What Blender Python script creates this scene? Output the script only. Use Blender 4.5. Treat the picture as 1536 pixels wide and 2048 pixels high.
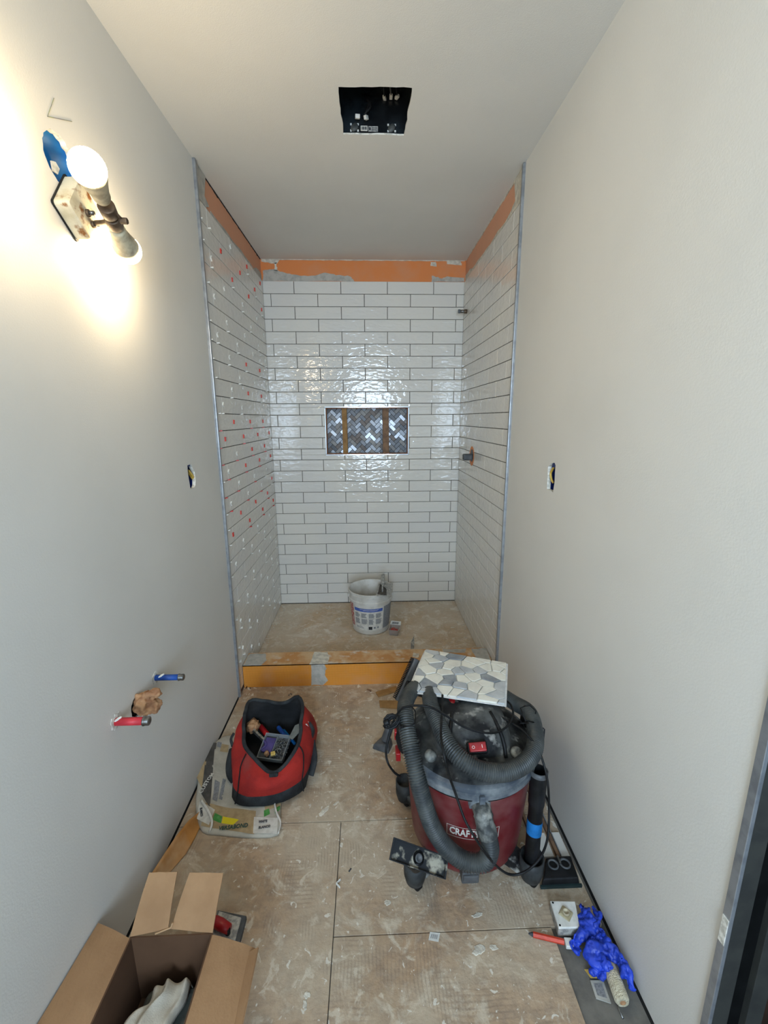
import bpy, bmesh, math, random
from mathutils import Vector, Matrix, noise
random.seed(7)
sc = bpy.context.scene
for o in list(bpy.data.objects): bpy.data.objects.remove(o)
COL = sc.collection
# ------------------------------------------------------------------ camera
CX, CZ = 0.6932, 1.4136
FPX = 862.69
PITCH, YAW, ROLL = -0.2137, 0.0341, -0.0053
W, H, YF, YB = 1.353, 2.44, 2.03, 3.14          # room width, height, start of the shower, back tile face
def _axes():
    f = Vector((math.sin(YAW)*math.cos(PITCH), math.cos(YAW)*math.cos(PITCH), math.sin(PITCH)))
    r0 = Vector((math.cos(YAW), -math.sin(YAW), 0)); u0 = r0.cross(f)
    r = r0*math.cos(ROLL)+u0*math.sin(ROLL); u = -r0*math.sin(ROLL)+u0*math.cos(ROLL)
    return r, u, f
AR, AU, AF = _axes()
cam_d = bpy.data.cameras.new('camera'); cam = bpy.data.objects.new('camera', cam_d); COL.objects.link(cam)
cam_d.sensor_fit = 'AUTO'; cam_d.sensor_width = 36; cam_d.lens = FPX*36/2048; cam_d.clip_start = .02
m = Matrix((AR, AU, -AF)).transposed().to_4x4(); m.translation = Vector((CX, 0, CZ)); cam.matrix_world = m
sc.camera = cam
def _at(px, py, ax, v):
    d = AF + AR*((px-768)/FPX) + AU*((1024-py)/FPX); o = Vector((CX, 0, CZ))
    return o + d*((v-o[ax])/d[ax])
def PX(px, py, x): return _at(px, py, 0, x)      # the point of the plane x seen at a photo pixel
def PY(px, py, y): return _at(px, py, 1, y)
def PZ(px, py, z=0.0): return _at(px, py, 2, z)
# ------------------------------------------------------------------ world, lights, exposure
SKY_STRENGTH = 0.6
WINDOW_POWER = 62
BULB_EMIT = 120
sc.view_settings.view_transform = 'Standard'; sc.view_settings.look = 'None'
sc.view_settings.gamma = 1; sc.view_settings.use_curve_mapping = False
sc.view_settings.exposure = 0.42
wd = bpy.data.worlds.new('world'); sc.world = wd; wd.use_nodes = True
wd.node_tree.nodes['Background'].inputs[0].default_value = (.55, .75, 1, 1)
wd.node_tree.nodes['Background'].inputs[1].default_value = SKY_STRENGTH
def area(name, loc, rot, sx, sy, power, col):
    l = bpy.data.lights.new(name, 'AREA'); l.shape = 'RECTANGLE'; l.size = sx; l.size_y = sy; l.energy = power; l.color = col
    o = bpy.data.objects.new(name, l); o.location = loc; o.rotation_euler = rot; COL.objects.link(o); return o
# daylight entering by the window in the wall behind the camera
area('window_daylight', (.715, -1.66, 1.40), (math.pi/2, 0, 0), .75, 1.34, WINDOW_POWER, (.61, .79, 1))

# ------------------------------------------------------------------ helpers
def lin(h):
    h = h.lstrip('#'); c = [int(h[i:i+2], 16)/255 for i in (0, 2, 4)]
    return tuple((x/12.92 if x <= .04045 else ((x+.055)/1.055)**2.4) for x in c)+(1,)
class NT:
    def __init__(s, mt):
        s.t = mt.node_tree; s.n = s.t.nodes; s.l = s.t.links
    def add(s, ty, **kw):
        n = s.n.new(ty)
        for k, v in kw.items():
            if k.startswith('i_'): n.inputs[k[2:].replace('_', ' ')].default_value = v
            else: setattr(n, k, v)
        return n
    def link(s, a, b): s.l.new(a, b)
    def noise(s, vec, scale, detail=4, rough=.55, dist=0):
        n = s.add('ShaderNodeTexNoise'); n.inputs['Scale'].default_value = scale; n.inputs['Detail'].default_value = detail
        n.inputs['Roughness'].default_value = rough; n.inputs['Distortion'].default_value = dist
        s.link(vec, n.inputs['Vector']); return n.outputs['Fac']
    def ramp(s, fac, lo, hi):
        r = s.add('ShaderNodeMapRange'); r.inputs['From Min'].default_value = lo; r.inputs['From Max'].default_value = hi
        s.link(fac, r.inputs['Value']); return r.outputs['Result']
    def mix(s, fac, a, b):
        m_ = s.add('ShaderNodeMix', data_type='RGBA')
        for k, v in ((0, fac), (6, a), (7, b)):
            if hasattr(v, 'links'): s.link(v, m_.inputs[k])
            else: m_.inputs[k].default_value = v
        return m_.outputs[2]
    def mapping(s, vec, scale, rot=(0, 0, 0)):
        m_ = s.add('ShaderNodeMapping'); m_.inputs['Scale'].default_value = scale; m_.inputs['Rotation'].default_value = rot
        s.link(vec, m_.inputs['Vector']); return m_.outputs[0]
    def math(s, op, a, b=0.0, clamp=False):
        m_ = s.add('ShaderNodeMath', operation=op, use_clamp=clamp)
        for k, v in ((0, a), (1, b)):
            if hasattr(v, 'links'): s.link(v, m_.inputs[k])
            else: m_.inputs[k].default_value = v
        return m_.outputs[0]
MATS = {}
def M(name, c1, c2=None, scale=12, lo=.42, hi=.62, rough=.5, metal=0.0, bump=0.0, bscale=60, spec=.5,
      trans=0.0, ior=1.45, alpha=1.0, emit=None, es=0.0, detail=5, world=True, c3=None, s3=3, lo3=.5, hi3=.7, coat=0.0, rlo=None):
    if name in MATS: return MATS[name]
    mt = bpy.data.materials.new(name); mt.use_nodes = True; t = NT(mt)
    b = t.n['Principled BSDF']; b.inputs['Roughness'].default_value = rough; b.inputs['Metallic'].default_value = metal
    b.inputs['Specular IOR Level'].default_value = spec; b.inputs['Transmission Weight'].default_value = trans
    b.inputs['IOR'].default_value = ior; b.inputs['Alpha'].default_value = alpha; b.inputs['Coat Weight'].default_value = coat
    vec = t.add('ShaderNodeNewGeometry').outputs['Position'] if world else t.add('ShaderNodeTexCoord').outputs['Object']
    col = lin(c1); b.inputs['Base Color'].default_value = col
    if c2:
        f = t.ramp(t.noise(vec, scale, detail), lo, hi); col = t.mix(f, col, lin(c2))
        if c3:
            f3 = t.ramp(t.noise(vec, s3, 4), lo3, hi3); col = t.mix(f3, col, lin(c3))
        t.link(col, b.inputs['Base Color'])
        if rlo is not None:
            r = t.add('ShaderNodeMapRange'); t.link(f, r.inputs['Value']); r.inputs['To Min'].default_value = rough; r.inputs['To Max'].default_value = rlo
            t.link(r.outputs[0], b.inputs['Roughness'])
    if bump:
        bp = t.add('ShaderNodeBump'); bp.inputs['Strength'].default_value = bump; bp.inputs['Distance'].default_value = .01
        t.link(t.noise(vec, bscale, 3), bp.inputs['Height']); t.link(bp.outputs[0], b.inputs['Normal'])
    if emit: b.inputs['Emission Color'].default_value = emit; b.inputs['Emission Strength'].default_value = es
    MATS[name] = mt; return mt
# --- plain materials
m_wall = M('painted_wall', '#dad8d1', '#d6d4cd', scale=2, rough=.55, bump=.06, bscale=220, spec=.35)
m_ceil = M('ceiling_paint', '#dad7cf', '#d6d3cb', scale=2, rough=.7, bump=.12, bscale=300, spec=.25)
m_cut = M('cut_drywall', '#e6e4da', '#b9b6aa', scale=80, rough=.9)
m_dark = M('dark_strip', '#1b1a19', rough=.9)
m_thin = M('thinset', '#b9b5ab', '#a5a299', scale=30, rough=.9, bump=.4, bscale=90)
m_thinw = M('thinset_white', '#d8d2c2', '#b9b3a5', scale=40, rough=.9, bump=.4, bscale=90)
m_bed = M('thinset_bed', '#57524b', '#3f3b37', scale=60, rough=.95, bump=.6, bscale=150)
m_alu = M('aluminium_trim', '#a2a6aa', '#8d9195', scale=30, rough=.35, metal=.55)
m_chrome = M('chrome', '#c4c8cf', rough=.12, metal=1)
m_steel = M('steel', '#8c8c8a', '#6b6a66', scale=60, rough=.35, metal=.9)
m_steeld = M('dusty_steel', '#8f8f8c', '#c2bfb6', scale=90, rough=.6, metal=.3)
m_black = M('black_plastic', '#101112', '#1d1e20', scale=30, rough=.5, spec=.3)
m_blackd = M('dusty_black_plastic', '#16181b', '#5e605e', scale=11, lo=.42, hi=.66, rough=.55, spec=.35, c3='#a5a49e', s3=26, lo3=.56, hi3=.72)
m_cuff = M('dusty_grey_cuff', '#3a3d3d', '#7d7f7a', scale=40, lo=.42, hi=.62, rough=.55, c3='#aaa99f', s3=22, lo3=.55, hi3=.7)
m_caster = M('caster_plastic', '#232526', '#3a3c3c', scale=24, rough=.55, spec=.3)
m_hose = M('grey_hose', '#363a3b', '#4b4e4c', scale=20, rough=.45, spec=.4)
m_red = M('red_drum', '#640f17', '#74403f', scale=9, lo=.45, hi=.75, rough=.5, c3='#8e6a64', s3=4, lo3=.5, hi3=.75)
m_redp = M('red_plastic', '#b01d22', '#7e1218', scale=20, rough=.35)
m_rim = M('dusty_lid_rim', '#4c545d', '#8a8f90', scale=22, lo=.4, hi=.7, rough=.5)
m_blue = M('blue_plastic', '#1f4f9e', '#173b80', scale=30, rough=.45)
m_blue2 = M('blue_box_plastic', '#0e62a8', '#1a78b8', scale=20, rough=.45)
m_bluedk = M('blue_box_dark', '#0c2a7a', '#08205c', scale=20, rough=.45)
m_tape = M('blue_tape', '#0f6fb4', '#0c5f9c', scale=40, rough=.7)
m_yel = M('yellow_cable', '#d8b85c', '#c6a23f', scale=40, rough=.5)
m_wcable = M('white_plastic', '#e2e2dc', '#cfcfc8', scale=40, rough=.5)
m_wood = M('raw_wood', '#a37d4c', '#8d6a3e', scale=25, rough=.75, bump=.2, bscale=90)
m_wood2 = M('brown_board', '#8a6c52', '#6d5443', scale=30, rough=.75)
m_card = M('cardboard', '#a27e5a', '#94714f', scale=8, rough=.85, bump=.1, bscale=200)
m_cardd = M('cardboard_shaded', '#5a3f2a', '#523824', scale=8, rough=.9)  # cardboard darkened to put the shade inside the box into its colour
m_card2 = M('cardboard_edge', '#b8946e', rough=.9)
m_rag = M('rag_cloth', '#cdc6b6', '#b3ac9d', scale=14, rough=.95, bump=.25, bscale=400)
m_paper = M('brown_paper', '#b48a63', '#94694a', scale=40, rough=.85, bump=.3, bscale=90)
m_glove = M('nitrile_glove', '#2546c4', '#1d39a4', scale=30, rough=.42, bump=.15, bscale=160)
m_bagred = M('bag_red_fabric', '#a8251c', '#8a1a16', scale=12, rough=.8, bump=.35, bscale=500, c3='#9a5148', s3=6, lo3=.62, hi3=.85)
m_bagblk = M('bag_black_fabric', '#1e2022', '#34383a', scale=18, rough=.85, bump=.35, bscale=500, c3='#55585a', s3=8, lo3=.6, hi3=.85)
m_lining = M('bag_lining', '#121314', '#1c1d1f', scale=18, rough=.9)
m_bucket = M('white_bucket', '#d6d3cb', '#c4bfb4', scale=12, rough=.45, c3='#a9a49a', s3=30, lo3=.62, hi3=.8)
m_lblue = M('label_blue', '#4763b0', '#3f589e', scale=60, rough=.5)
m_lgrey = M('label_print', '#77787a', '#8f9090', scale=220, lo=.45, hi=.55, rough=.6)
m_lblk = M('label_black', '#2a2b2d', rough=.6)
m_lred = M('label_red', '#a8443c', '#c9b9ae', scale=60, rough=.6)
m_lyel = M('label_yellow', '#e2cf1e', rough=.6)
m_lgrn = M('label_green', '#3f8a3c', '#5b9a55', scale=60, rough=.6)
m_ltan = M('label_tan', '#b09a74', '#a08a66', scale=50, rough=.7)
m_lwht = M('label_white', '#d5d2c8', '#c4c0b5', scale=50, rough=.7)
m_ltxt = M('print_dark', '#3d4045', rough=.7)
m_lgt = M('print_green_dark', '#33524a', rough=.7)
m_bagw = M('paper_sack', '#bdb7a8', '#aaa495', scale=14, rough=.75, bump=.3, bscale=30)
m_sackdk = M('paper_sack_dark', '#43403c', '#5b5853', scale=14, rough=.8)
m_roll = M('roller_nap', '#dcd2b6', '#c8bda0', scale=60, rough=.95, bump=.8, bscale=300)
m_white = M('white_paint', '#dcdcd8', rough=.5)
m_spw = M('spacer_white', '#e6e6df', rough=.4)
m_spr = M('spacer_red', '#cf3a30', rough=.4)
m_stonew = M('marble_white', '#e4e2d6', '#d6d3c8', scale=20, rough=.5)
m_stoneg = M('marble_grey', '#a9adb0', '#c0c3c3', scale=18, rough=.45)
m_stoned = M('marble_dark', '#7f858b', '#a2a6a8', scale=18, rough=.45)
m_mesh = M('mesh_backing', '#dfdfdb', '#cfd0ce', scale=60, rough=.8)
m_clear = M('clear_plastic', '#dcdcdc', rough=.15, trans=.85, ior=1.3)
m_box_w = M('enamel_chipped', '#cfc8b0', '#b8ad90', scale=18, rough=.5, c3='#80501f', s3=30, lo3=.54, hi3=.64)
m_bronze = M('socket_brown', '#6b5a48', '#4a3d31', scale=40, rough=.45, metal=.5)
m_socket = M('socket_white', '#c9bfa2', '#9c9078', scale=30, rough=.6)
m_bulb = M('bulb_lit', '#ffffff', emit=(1, .78, .48, 1), es=BULB_EMIT)
m_purp = M('purple_plastic', '#4a3f78', '#3b3265', scale=30, rough=.5)
m_brass = M('pale_yellow_part', '#d6b968', '#b8974a', scale=60, rough=.4)
m_darkfloor = M('dark_floorboards', '#3a2a20', '#2c2019', scale=14, rough=.5)
m_jamb = M('jamb_grey', '#32332f', '#292a28', scale=20, rough=.8)
m_jambd = M('jamb_black', '#0b0c0c', '#111212', scale=20, rough=.9, spec=.1)
m_subfl = M('subfloor_grey', '#77736a', '#66635c', scale=20, rough=.8, bump=.1)
m_pink = M('pipe_red', '#c8323c', '#b02a34', scale=30, rough=.5)
m_pen = M('orange_pencil', '#d6472c', '#b83c26', scale=60, rough=.5)
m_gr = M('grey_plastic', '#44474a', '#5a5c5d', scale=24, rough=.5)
m_fanm = M('fan_steel_black', '#15181b', '#262d31', scale=10, rough=.25, spec=.7)
m_kn = M('knockout_grey', '#3a3d3c', '#5a5c58', scale=30, rough=.5)

def special(name):
    mt = bpy.data.materials.new(name); mt.use_nodes = True; t = NT(mt); b = t.n['Principled BSDF']; MATS[name] = mt
    pos = t.add('ShaderNodeNewGeometry').outputs['Position']; return mt, t, b, pos
# glossy hand-made looking tile: wavy glaze
m_tile, t, b, pos = special('wavy_glazed_tile')
b.inputs['Base Color'].default_value = lin('#c9c8c4'); b.inputs['Roughness'].default_value = .07
f = t.ramp(t.noise(pos, 3, 2), .35, .65); t.link(t.mix(f, lin('#dad7d0'), lin('#dedad0')), b.inputs['Base Color'])
v2 = t.mapping(pos, (1, 1, 2.1)); h1 = t.noise(v2, 22, 1.5, .5, .4)
bp = t.add('ShaderNodeBump'); bp.inputs['Strength'].default_value = .50; bp.inputs['Distance'].default_value = .0048
t.link(h1, bp.inputs['Height']); t.link(bp.outputs[0], b.inputs['Normal'])
# orange waterproofing membrane: waffle grid
def membrane(name, c1, c2):
    mt, t, b, pos = special(name)
    b.inputs['Roughness'].default_value = .75
    sep = t.add('ShaderNodeSeparateXYZ'); t.link(pos, sep.inputs[0])
    g = None
    for k in range(3):
        s = t.math('SINE', t.math('MULTIPLY', sep.outputs[k], 2*math.pi/.0065))
        g = s if g is None else t.math('MAXIMUM', g, s)
    f = t.ramp(g, .1, .95); n2 = t.ramp(t.noise(pos, 9, 4), .45, .8)
    c = t.mix(f, lin(c1), lin(c2)); c = t.mix(t.math('MULTIPLY', n2, .45), c, lin('#c79a7c')); t.link(c, b.inputs['Base Color'])
    bp = t.add('ShaderNodeBump'); bp.inputs['Strength'].default_value = .35; bp.inputs['Distance'].default_value = .002
    t.link(f, bp.inputs['Height']); t.link(bp.outputs[0], b.inputs['Normal']); return mt
m_memb = membrane('orange_membrane', '#f0a066', '#da8448')
m_membside = membrane('orange_membrane_dusty', '#e0a888', '#d29470')
m_membc = membrane('orange_membrane_curb', '#e79a3a', '#cc8228')
m_membs = M('orange_membrane_smooth', '#c98f4e', '#b67c3c', scale=10, rough=.7, c3='#d8b58c', s3=7, lo3=.5, hi3=.75)
m_curbtop = M('curb_top', '#c08a52', '#cfae85', scale=12, rough=.8, c3='#d3cbbb', s3=16, lo3=.55, hi3=.7)
# dusty cement board with thinset smears
def cement(name, a, b_, dust, white, ridges=True):
    mt, t, b, pos = special(name)
    b.inputs['Roughness'].default_value = .85; b.inputs['Specular IOR Level'].default_value = .25
    c = t.mix(t.ramp(t.noise(pos, 5, 6, .65), .38, .62), lin(a), lin(b_))
    c = t.mix(t.math('MULTIPLY', t.ramp(t.noise(pos, 26, 6, .7, .3), .44, .62), .60 if ridges else .25), c, lin('#8d7a68'))
    c = t.mix(t.math('MULTIPLY', t.ramp(t.noise(t.mapping(pos, (1, 3.2, 1), (0, 0, .12)), 16, 5, .6), .52, .66), .35 if ridges else .1), c, lin('#7f6d5e'))
    c = t.mix(t.math('MULTIPLY', t.ramp(t.noise(pos, 2.6, 5, .6, .5), .42, .62), .80), c, lin(dust))
    c = t.mix(t.math('MULTIPLY', t.ramp(t.noise(pos, 10, 7, .72, .6), .52, .66), .65), c, lin(white))
    if ridges:
        sep = t.add('ShaderNodeSeparateXYZ'); t.link(pos, sep.inputs[0])
        wv = t.math('SINE', t.math('MULTIPLY', t.math('ADD', sep.outputs[0], t.math('MULTIPLY', t.noise(pos, 5, 2), .03)), 2*math.pi/.0095))
        wy = t.math('SINE', t.math('MULTIPLY', t.math('ADD', sep.outputs[1], t.math('MULTIPLY', t.noise(pos, 5, 2), .03)), 2*math.pi/.012))
        ma = t.ramp(t.noise(pos, 6.5, 2, .5), .55, .64); mb = t.ramp(t.noise(t.mapping(pos, (1.3, .9, 1), (0, 0, .4)), 5, 2, .5), .55, .64)
        r = t.math('ADD', t.math('MULTIPLY', t.ramp(wv, .2, .9), ma), t.math('MULTIPLY', t.ramp(wy, .2, .9), mb), clamp=True)
        c = t.mix(t.math('MULTIPLY', r, .30), c, lin('#7b6a5e'))
    w1 = t.ramp(t.noise(pos, 44, 3, .5, .8), .66, .69); w2 = t.ramp(t.noise(pos, 15, 5, .6, .9), .60, .65)
    c = t.mix(t.math('MULTIPLY', w2, .6), c, lin(white)); c = t.mix(w1, c, lin('#d6d0c2')); t.link(c, b.inputs['Base Color'])
    bp = t.add('ShaderNodeBump'); bp.inputs['Strength'].default_value = .4; bp.inputs['Distance'].default_value = .006
    t.link(t.noise(pos, 60, 5, .6), bp.inputs['Height']); t.link(bp.outputs[0], b.inputs['Normal']); return mt
m_board = cement('cement_board', '#b79c7f', '#a68d71', '#bcae98', '#d4cab6')
m_showerfl = cement('shower_floor_dust', '#cdb292', '#c6b093', '#d2c6b3', '#e6e0d4', False)
m_mos = [M('mosaic_%d' % i, c, c2, scale=30, rough=r, metal=mt_) for i, (c, c2, r, mt_) in enumerate(
    [('#6f7175', '#5f6165', .4, .2), ('#85878a', '#777a7e', .35, .3), ('#9b9a98', '#8c8b89', .5, 0), ('#5a5c60', '#4f5155', .4, .2),
     ('#a8abae', '#9a9da1', .38, .8), ('#7a706a', '#6c635e', .5, 0)])]

# --- object helpers
def link(o, parent=None):
    COL.objects.link(o)
    if parent is not None: o.parent = parent
    return o
def tag(o, label=None, cat=None, group=None, kind=None):
    if label: o['label'] = label
    if cat: o['category'] = cat
    if group: o['group'] = group
    if kind: o['kind'] = kind
    return o
def thing(name, label, cat, loc=(0, 0, 0), rot=(0, 0, 0), group=None):
    o = bpy.data.objects.new(name, None); o.empty_display_size = .05; COL.objects.link(o)
    o.location = loc; o.rotation_euler = rot; return tag(o, label, cat, group)
def obj(name, bm, mt, parent=None, smooth=False, local=False, bevel=0, seg=2, recalc=True):
    """mesh object; vertices are world coordinates unless local=True; parent Empties may sit anywhere"""
    if recalc: bmesh.ops.recalc_face_normals(bm, faces=bm.faces)
    me = bpy.data.meshes.new(name); bm.to_mesh(me); bm.free()
    if parent is not None and not local:
        root = parent; M_ = Matrix.Identity(4)
        while root is not None: M_ = root.matrix_basis @ M_; root = root.parent
        me.transform(M_.inverted())
    for x in (mt if isinstance(mt, (list, tuple)) else [mt]): me.materials.append(x)
    if smooth:
        for p in me.polygons: p.use_smooth = True
    o = bpy.data.objects.new(name, me); link(o, parent)
    if bevel:
        md = o.modifiers.new('bevel', 'BEVEL'); md.width = bevel; md.segments = seg; md.limit_method = 'ANGLE'; md.angle_limit = .7
    return o
def B(): return bmesh.new()
def box(bm, lo, hi, mtx=None, mi=0):
    vs = [bm.verts.new((x, y, z)) for x in (lo[0], hi[0]) for y in (lo[1], hi[1]) for z in (lo[2], hi[2])]
    for q in ((0, 1, 3, 2), (4, 6, 7, 5), (0, 4, 5, 1), (2, 3, 7, 6), (0, 2, 6, 4), (1, 5, 7, 3)):
        bm.faces.new([vs[i] for i in q]).material_index = mi
    if mtx is not None: bmesh.ops.transform(bm, matrix=mtx, verts=vs)
    return vs
def hexa(bm, b4, t4, mi=0):
    """solid from four bottom and four top points"""
    a = [bm.verts.new(p) for p in b4]; c = [bm.verts.new(p) for p in t4]
    bm.faces.new(a[::-1]).material_index = mi; bm.faces.new(c).material_index = mi
    for i in range(4): bm.faces.new((a[i], a[(i+1) % 4], c[(i+1) % 4], c[i])).material_index = mi
def loft(bm, loops, cap0=True, cap1=True, mi=0):
    R_ = [[bm.verts.new(p) for p in lp] for lp in loops]; n = len(R_[0])
    for a, c in zip(R_, R_[1:]):
        for i in range(n): bm.faces.new((a[i], a[(i+1) % n], c[(i+1) % n], c[i])).material_index = mi
    if cap0: bm.faces.new(R_[0][::-1]).material_index = mi
    if cap1: bm.faces.new(R_[-1]).material_index = mi
    return R_
def circle(c, r, n=24, ax=None, ry=None, a0=0):
    """loop round centre c, normal ax"""
    c = Vector(c); ax = Vector(ax or (0, 0, 1)).normalized()
    u = ax.orthogonal().normalized() if abs(ax.z) < .999 else Vector((1, 0, 0)); v = ax.cross(u)
    ry = ry or r
    return [c+u*(r*math.cos(a0+2*math.pi*i/n))+v*(ry*math.sin(a0+2*math.pi*i/n)) for i in range(n)]
def lathe(bm, c, prof, n=32, ax=None, cap0=True, cap1=True):
    c = Vector(c); a = Vector(ax or (0, 0, 1)).normalized()
    loft(bm, [circle(c+a*z, max(r, 1e-4), n, a) for r, z in prof], cap0, cap1)
def cyl(bm, p0, p1, r0, r1=None, n=20, cap=True):
    p0, p1 = Vector(p0), Vector(p1); r1 = r0 if r1 is None else r1
    loft(bm, [circle(p0, r0, n, p1-p0), circle(p1, r1, n, p1-p0)], cap, cap)
def spline(pts, step=.01):
    pts = [Vector(p) for p in pts]; P = [pts[0]*2-pts[1]]+pts+[pts[-1]*2-pts[-2]]; out = []
    for i in range(1, len(P)-2):
        a, b_, c, d = P[i-1:i+3]; n = max(1, int((c-b_).length/step))
        for k in range(n):
            s = k/n; out.append(.5*((2*b_)+(c-a)*s+(2*a-5*b_+4*c-d)*s*s+(3*b_-a-3*c+d)*s**3))
    out.append(pts[-1]); return out
def tube(bm, path, rad, n=8, cap=True, flat=None):
    """sweep; rad: number or function of arc index fraction"""
    loops = []; up = None; L = len(path)
    for i, p in enumerate(path):
        d = (path[min(i+1, L-1)]-path[max(i-1, 0)])
        if d.length < 1e-9: d = Vector((0, 0, 1))
        d.normalize()
        if up is None: up = d.orthogonal().normalized()
        up = (up-d*up.dot(d)); up = up.normalized() if up.length > 1e-6 else d.orthogonal().normalized()
        v = d.cross(up); r = rad(i/(L-1)) if callable(rad) else rad
        loops.append([p+up*(r*math.cos(2*math.pi*k/n))+v*(r*math.sin(2*math.pi*k/n)*(flat or 1)) for k in range(n)])
    loft(bm, loops, cap, cap)
def prism(bm, poly, d, mi=0):
    """poly: 3D points of one face, extruded by vector d"""
    a = [bm.verts.new(p) for p in poly]; c = [bm.verts.new(Vector(p)+Vector(d)) for p in poly]; n = len(a)
    bm.faces.new(a[::-1]).material_index = mi; bm.faces.new(c).material_index = mi
    for i in range(n): bm.faces.new((a[i], a[(i+1) % n], c[(i+1) % n], c[i])).material_index = mi
def holed(bm, outer, holes, depth):
    """flat plate with holes: front polygon filled round the holes, cut edges carried back by depth"""
    es = []
    for lp in [outer]+holes:
        vs = [bm.verts.new(p) for p in lp]
        for i in range(len(vs)): es.append(bm.edges.new((vs[i], vs[(i+1) % len(vs)])))
    bmesh.ops.triangle_fill(bm, use_beauty=True, use_dissolve=False, edges=es)
def rim(bm, lp, d, mi=0):
    a = [bm.verts.new(p) for p in lp]; c = [bm.verts.new(Vector(p)+Vector(d)) for p in lp]; n = len(a)
    for i in range(n): bm.faces.new((a[i], a[(i+1) % n], c[(i+1) % n], c[i])).material_index = mi
def ragged(poly, n, amp, seed, axes):
    """resample a closed outline and make it uneven in the two given axes"""
    rnd = random.Random(seed); out = []; L = len(poly); poly = [Vector(p) for p in poly]
    for i in range(L):
        a, b_ = poly[i], poly[(i+1) % L]
        for k in range(n):
            p = a.lerp(b_, k/n)
            for x in axes: p[x] += rnd.uniform(-amp, amp)
            out.append(p)
    return out
def clip(poly, nx, ny, d):
    out = []
    for i in range(len(poly)):
        a, c = poly[i], poly[(i+1) % len(poly)]; da = a[0]*nx+a[1]*ny-d; dc = c[0]*nx+c[1]*ny-d
        if da <= 0: out.append(a)
        if (da < 0) != (dc < 0) and abs(da-dc) > 1e-12:
            s = da/(da-dc); out.append((a[0]+(c[0]-a[0])*s, a[1]+(c[1]-a[1])*s))
    return out
def text_bm(body, size, extrude=.0004, align='CENTER', bold=0.0):
    cu = bpy.data.curves.new('txt', 'FONT'); cu.body = body; cu.size = size; cu.align_x = align; cu.align_y = 'CENTER'
    cu.extrude = extrude; cu.offset = bold; cu.resolution_u = 2
    o = bpy.data.objects.new('txt', cu); COL.objects.link(o)
    dg = bpy.context.evaluated_depsgraph_get(); dg.update()
    me = bpy.data.meshes.new_from_object(o.evaluated_get(dg)); bm = B(); bm.from_mesh(me)
    bpy.data.objects.remove(o); bpy.data.curves.remove(cu); bpy.data.meshes.remove(me); return bm
def frame_mtx(o, x, y):
    x = Vector(x).normalized(); z = x.cross(Vector(y)).normalized(); y = z.cross(x)
    mm = Matrix((x, y, z)).transposed().to_4x4(); mm.translation = Vector(o); return mm
def crumple(name, bm, mt, parent, vox=.004, amp=.008, nscale=.03, sm=2):
    o = obj(name, bm, mt, parent, True)
    r = o.modifiers.new('remesh', 'REMESH'); r.mode = 'VOXEL'; r.voxel_size = vox; r.use_smooth_shade = True
    tx = bpy.data.textures.new(name+'_t', 'CLOUDS'); tx.noise_scale = nscale; tx.noise_depth = 1
    d = o.modifiers.new('displace', 'DISPLACE'); d.texture = tx; d.strength = amp; d.texture_coords = 'GLOBAL'
    if sm: s = o.modifiers.new('smooth', 'SMOOTH'); s.iterations = sm
    return o

# ================================================================== STRUCTURE
def struct(o): o['kind'] = 'structure'; return o
# ---- left wall outlines of openings (from the photograph, on the plane x=0)
hole_lout = ragged([PX(x, y, 0) for x, y in ((375, 931), (380, 928), (383, 930), (385, 936), (389, 943), (391, 955), (391, 970), (389, 975), (381, 978), (379, 966), (376, 948))], 2, .0008, 1, (1, 2))
hole_lamp = ragged(circle((0, 1.156, 1.990), .056, 18, (1, 0, 0)), 2, .0022, 2, (1, 2))
hole_drain = ragged(circle((0, 1.150, .588), .034, 14, (1, 0, 0)), 2, .002, 3, (1, 2))
hole_blue = circle((0, 1.262, .606), .013, 12, (1, 0, 0)); hole_red = circle((0, 1.043, .617), .015, 12, (1, 0, 0))
hole_rout = ragged([PX(x, y, W) for x, y in ((1096, 933), (1102, 927), (1109, 925), (1111, 930), (1110, 945), (1109, 965), (1107, 978), (1106, 985), (1101, 981), (1094, 978), (1095, 955))], 2, .0008, 4, (1, 2))
hole_fan = ragged([(.611, 1.623, H), (.846, 1.620, H), (.839, 1.856, H), (.614, 1.857, H)], 9, .0022, 5, (0, 1))
Y0, YEND = -1.6, 2.012      # the painted walls run from the wall behind the camera to the edge strips
bm = B(); holed(bm, [(0, Y0, .007), (0, YEND, .007), (0, YEND, H), (0, Y0, H)], [hole_lout, hole_lamp, hole_drain, hole_blue, hole_red], .012)
wl = struct(obj('wall_left', bm, m_wall, recalc=False))
bm = B()
for h in (hole_lout, hole_lamp, hole_drain, hole_blue, hole_red): rim(bm, h, (-.013, 0, 0))
obj('drywall_edge', bm, m_cut, wl)
# right wall: doorway before y=.60
bm = B(); holed(bm, [(W, .60, .007), (W, YEND, .007), (W, YEND, H), (W, .60, H)], [hole_rout], .012)
for a, b_, c, d in ((Y0, -.35, .012, H), (-.35, .60, 2.05, H)):
    vs = [bm.verts.new(p) for p in ((W, a, c), (W, b_, c), (W, b_, d), (W, a, d))]; bm.faces.new(vs)
wr = struct(obj('wall_right', bm, m_wall, recalc=False))
bm = B(); rim(bm, hole_rout, (.013, 0, 0)); obj('drywall_edge', bm, m_cut, wr)
# ceiling with the fan opening
bm = B(); holed(bm, [(-.02, Y0, H), (W+.02, Y0, H), (W+.02, YB+.03, H), (-.02, YB+.03, H)], [hole_fan], .012)
ce = struct(obj('ceiling', bm, m_ceil, recalc=False))
bm = B(); rim(bm, hole_fan, (0, 0, .005)); obj('drywall_edge', bm, m_cut, ce)
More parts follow.
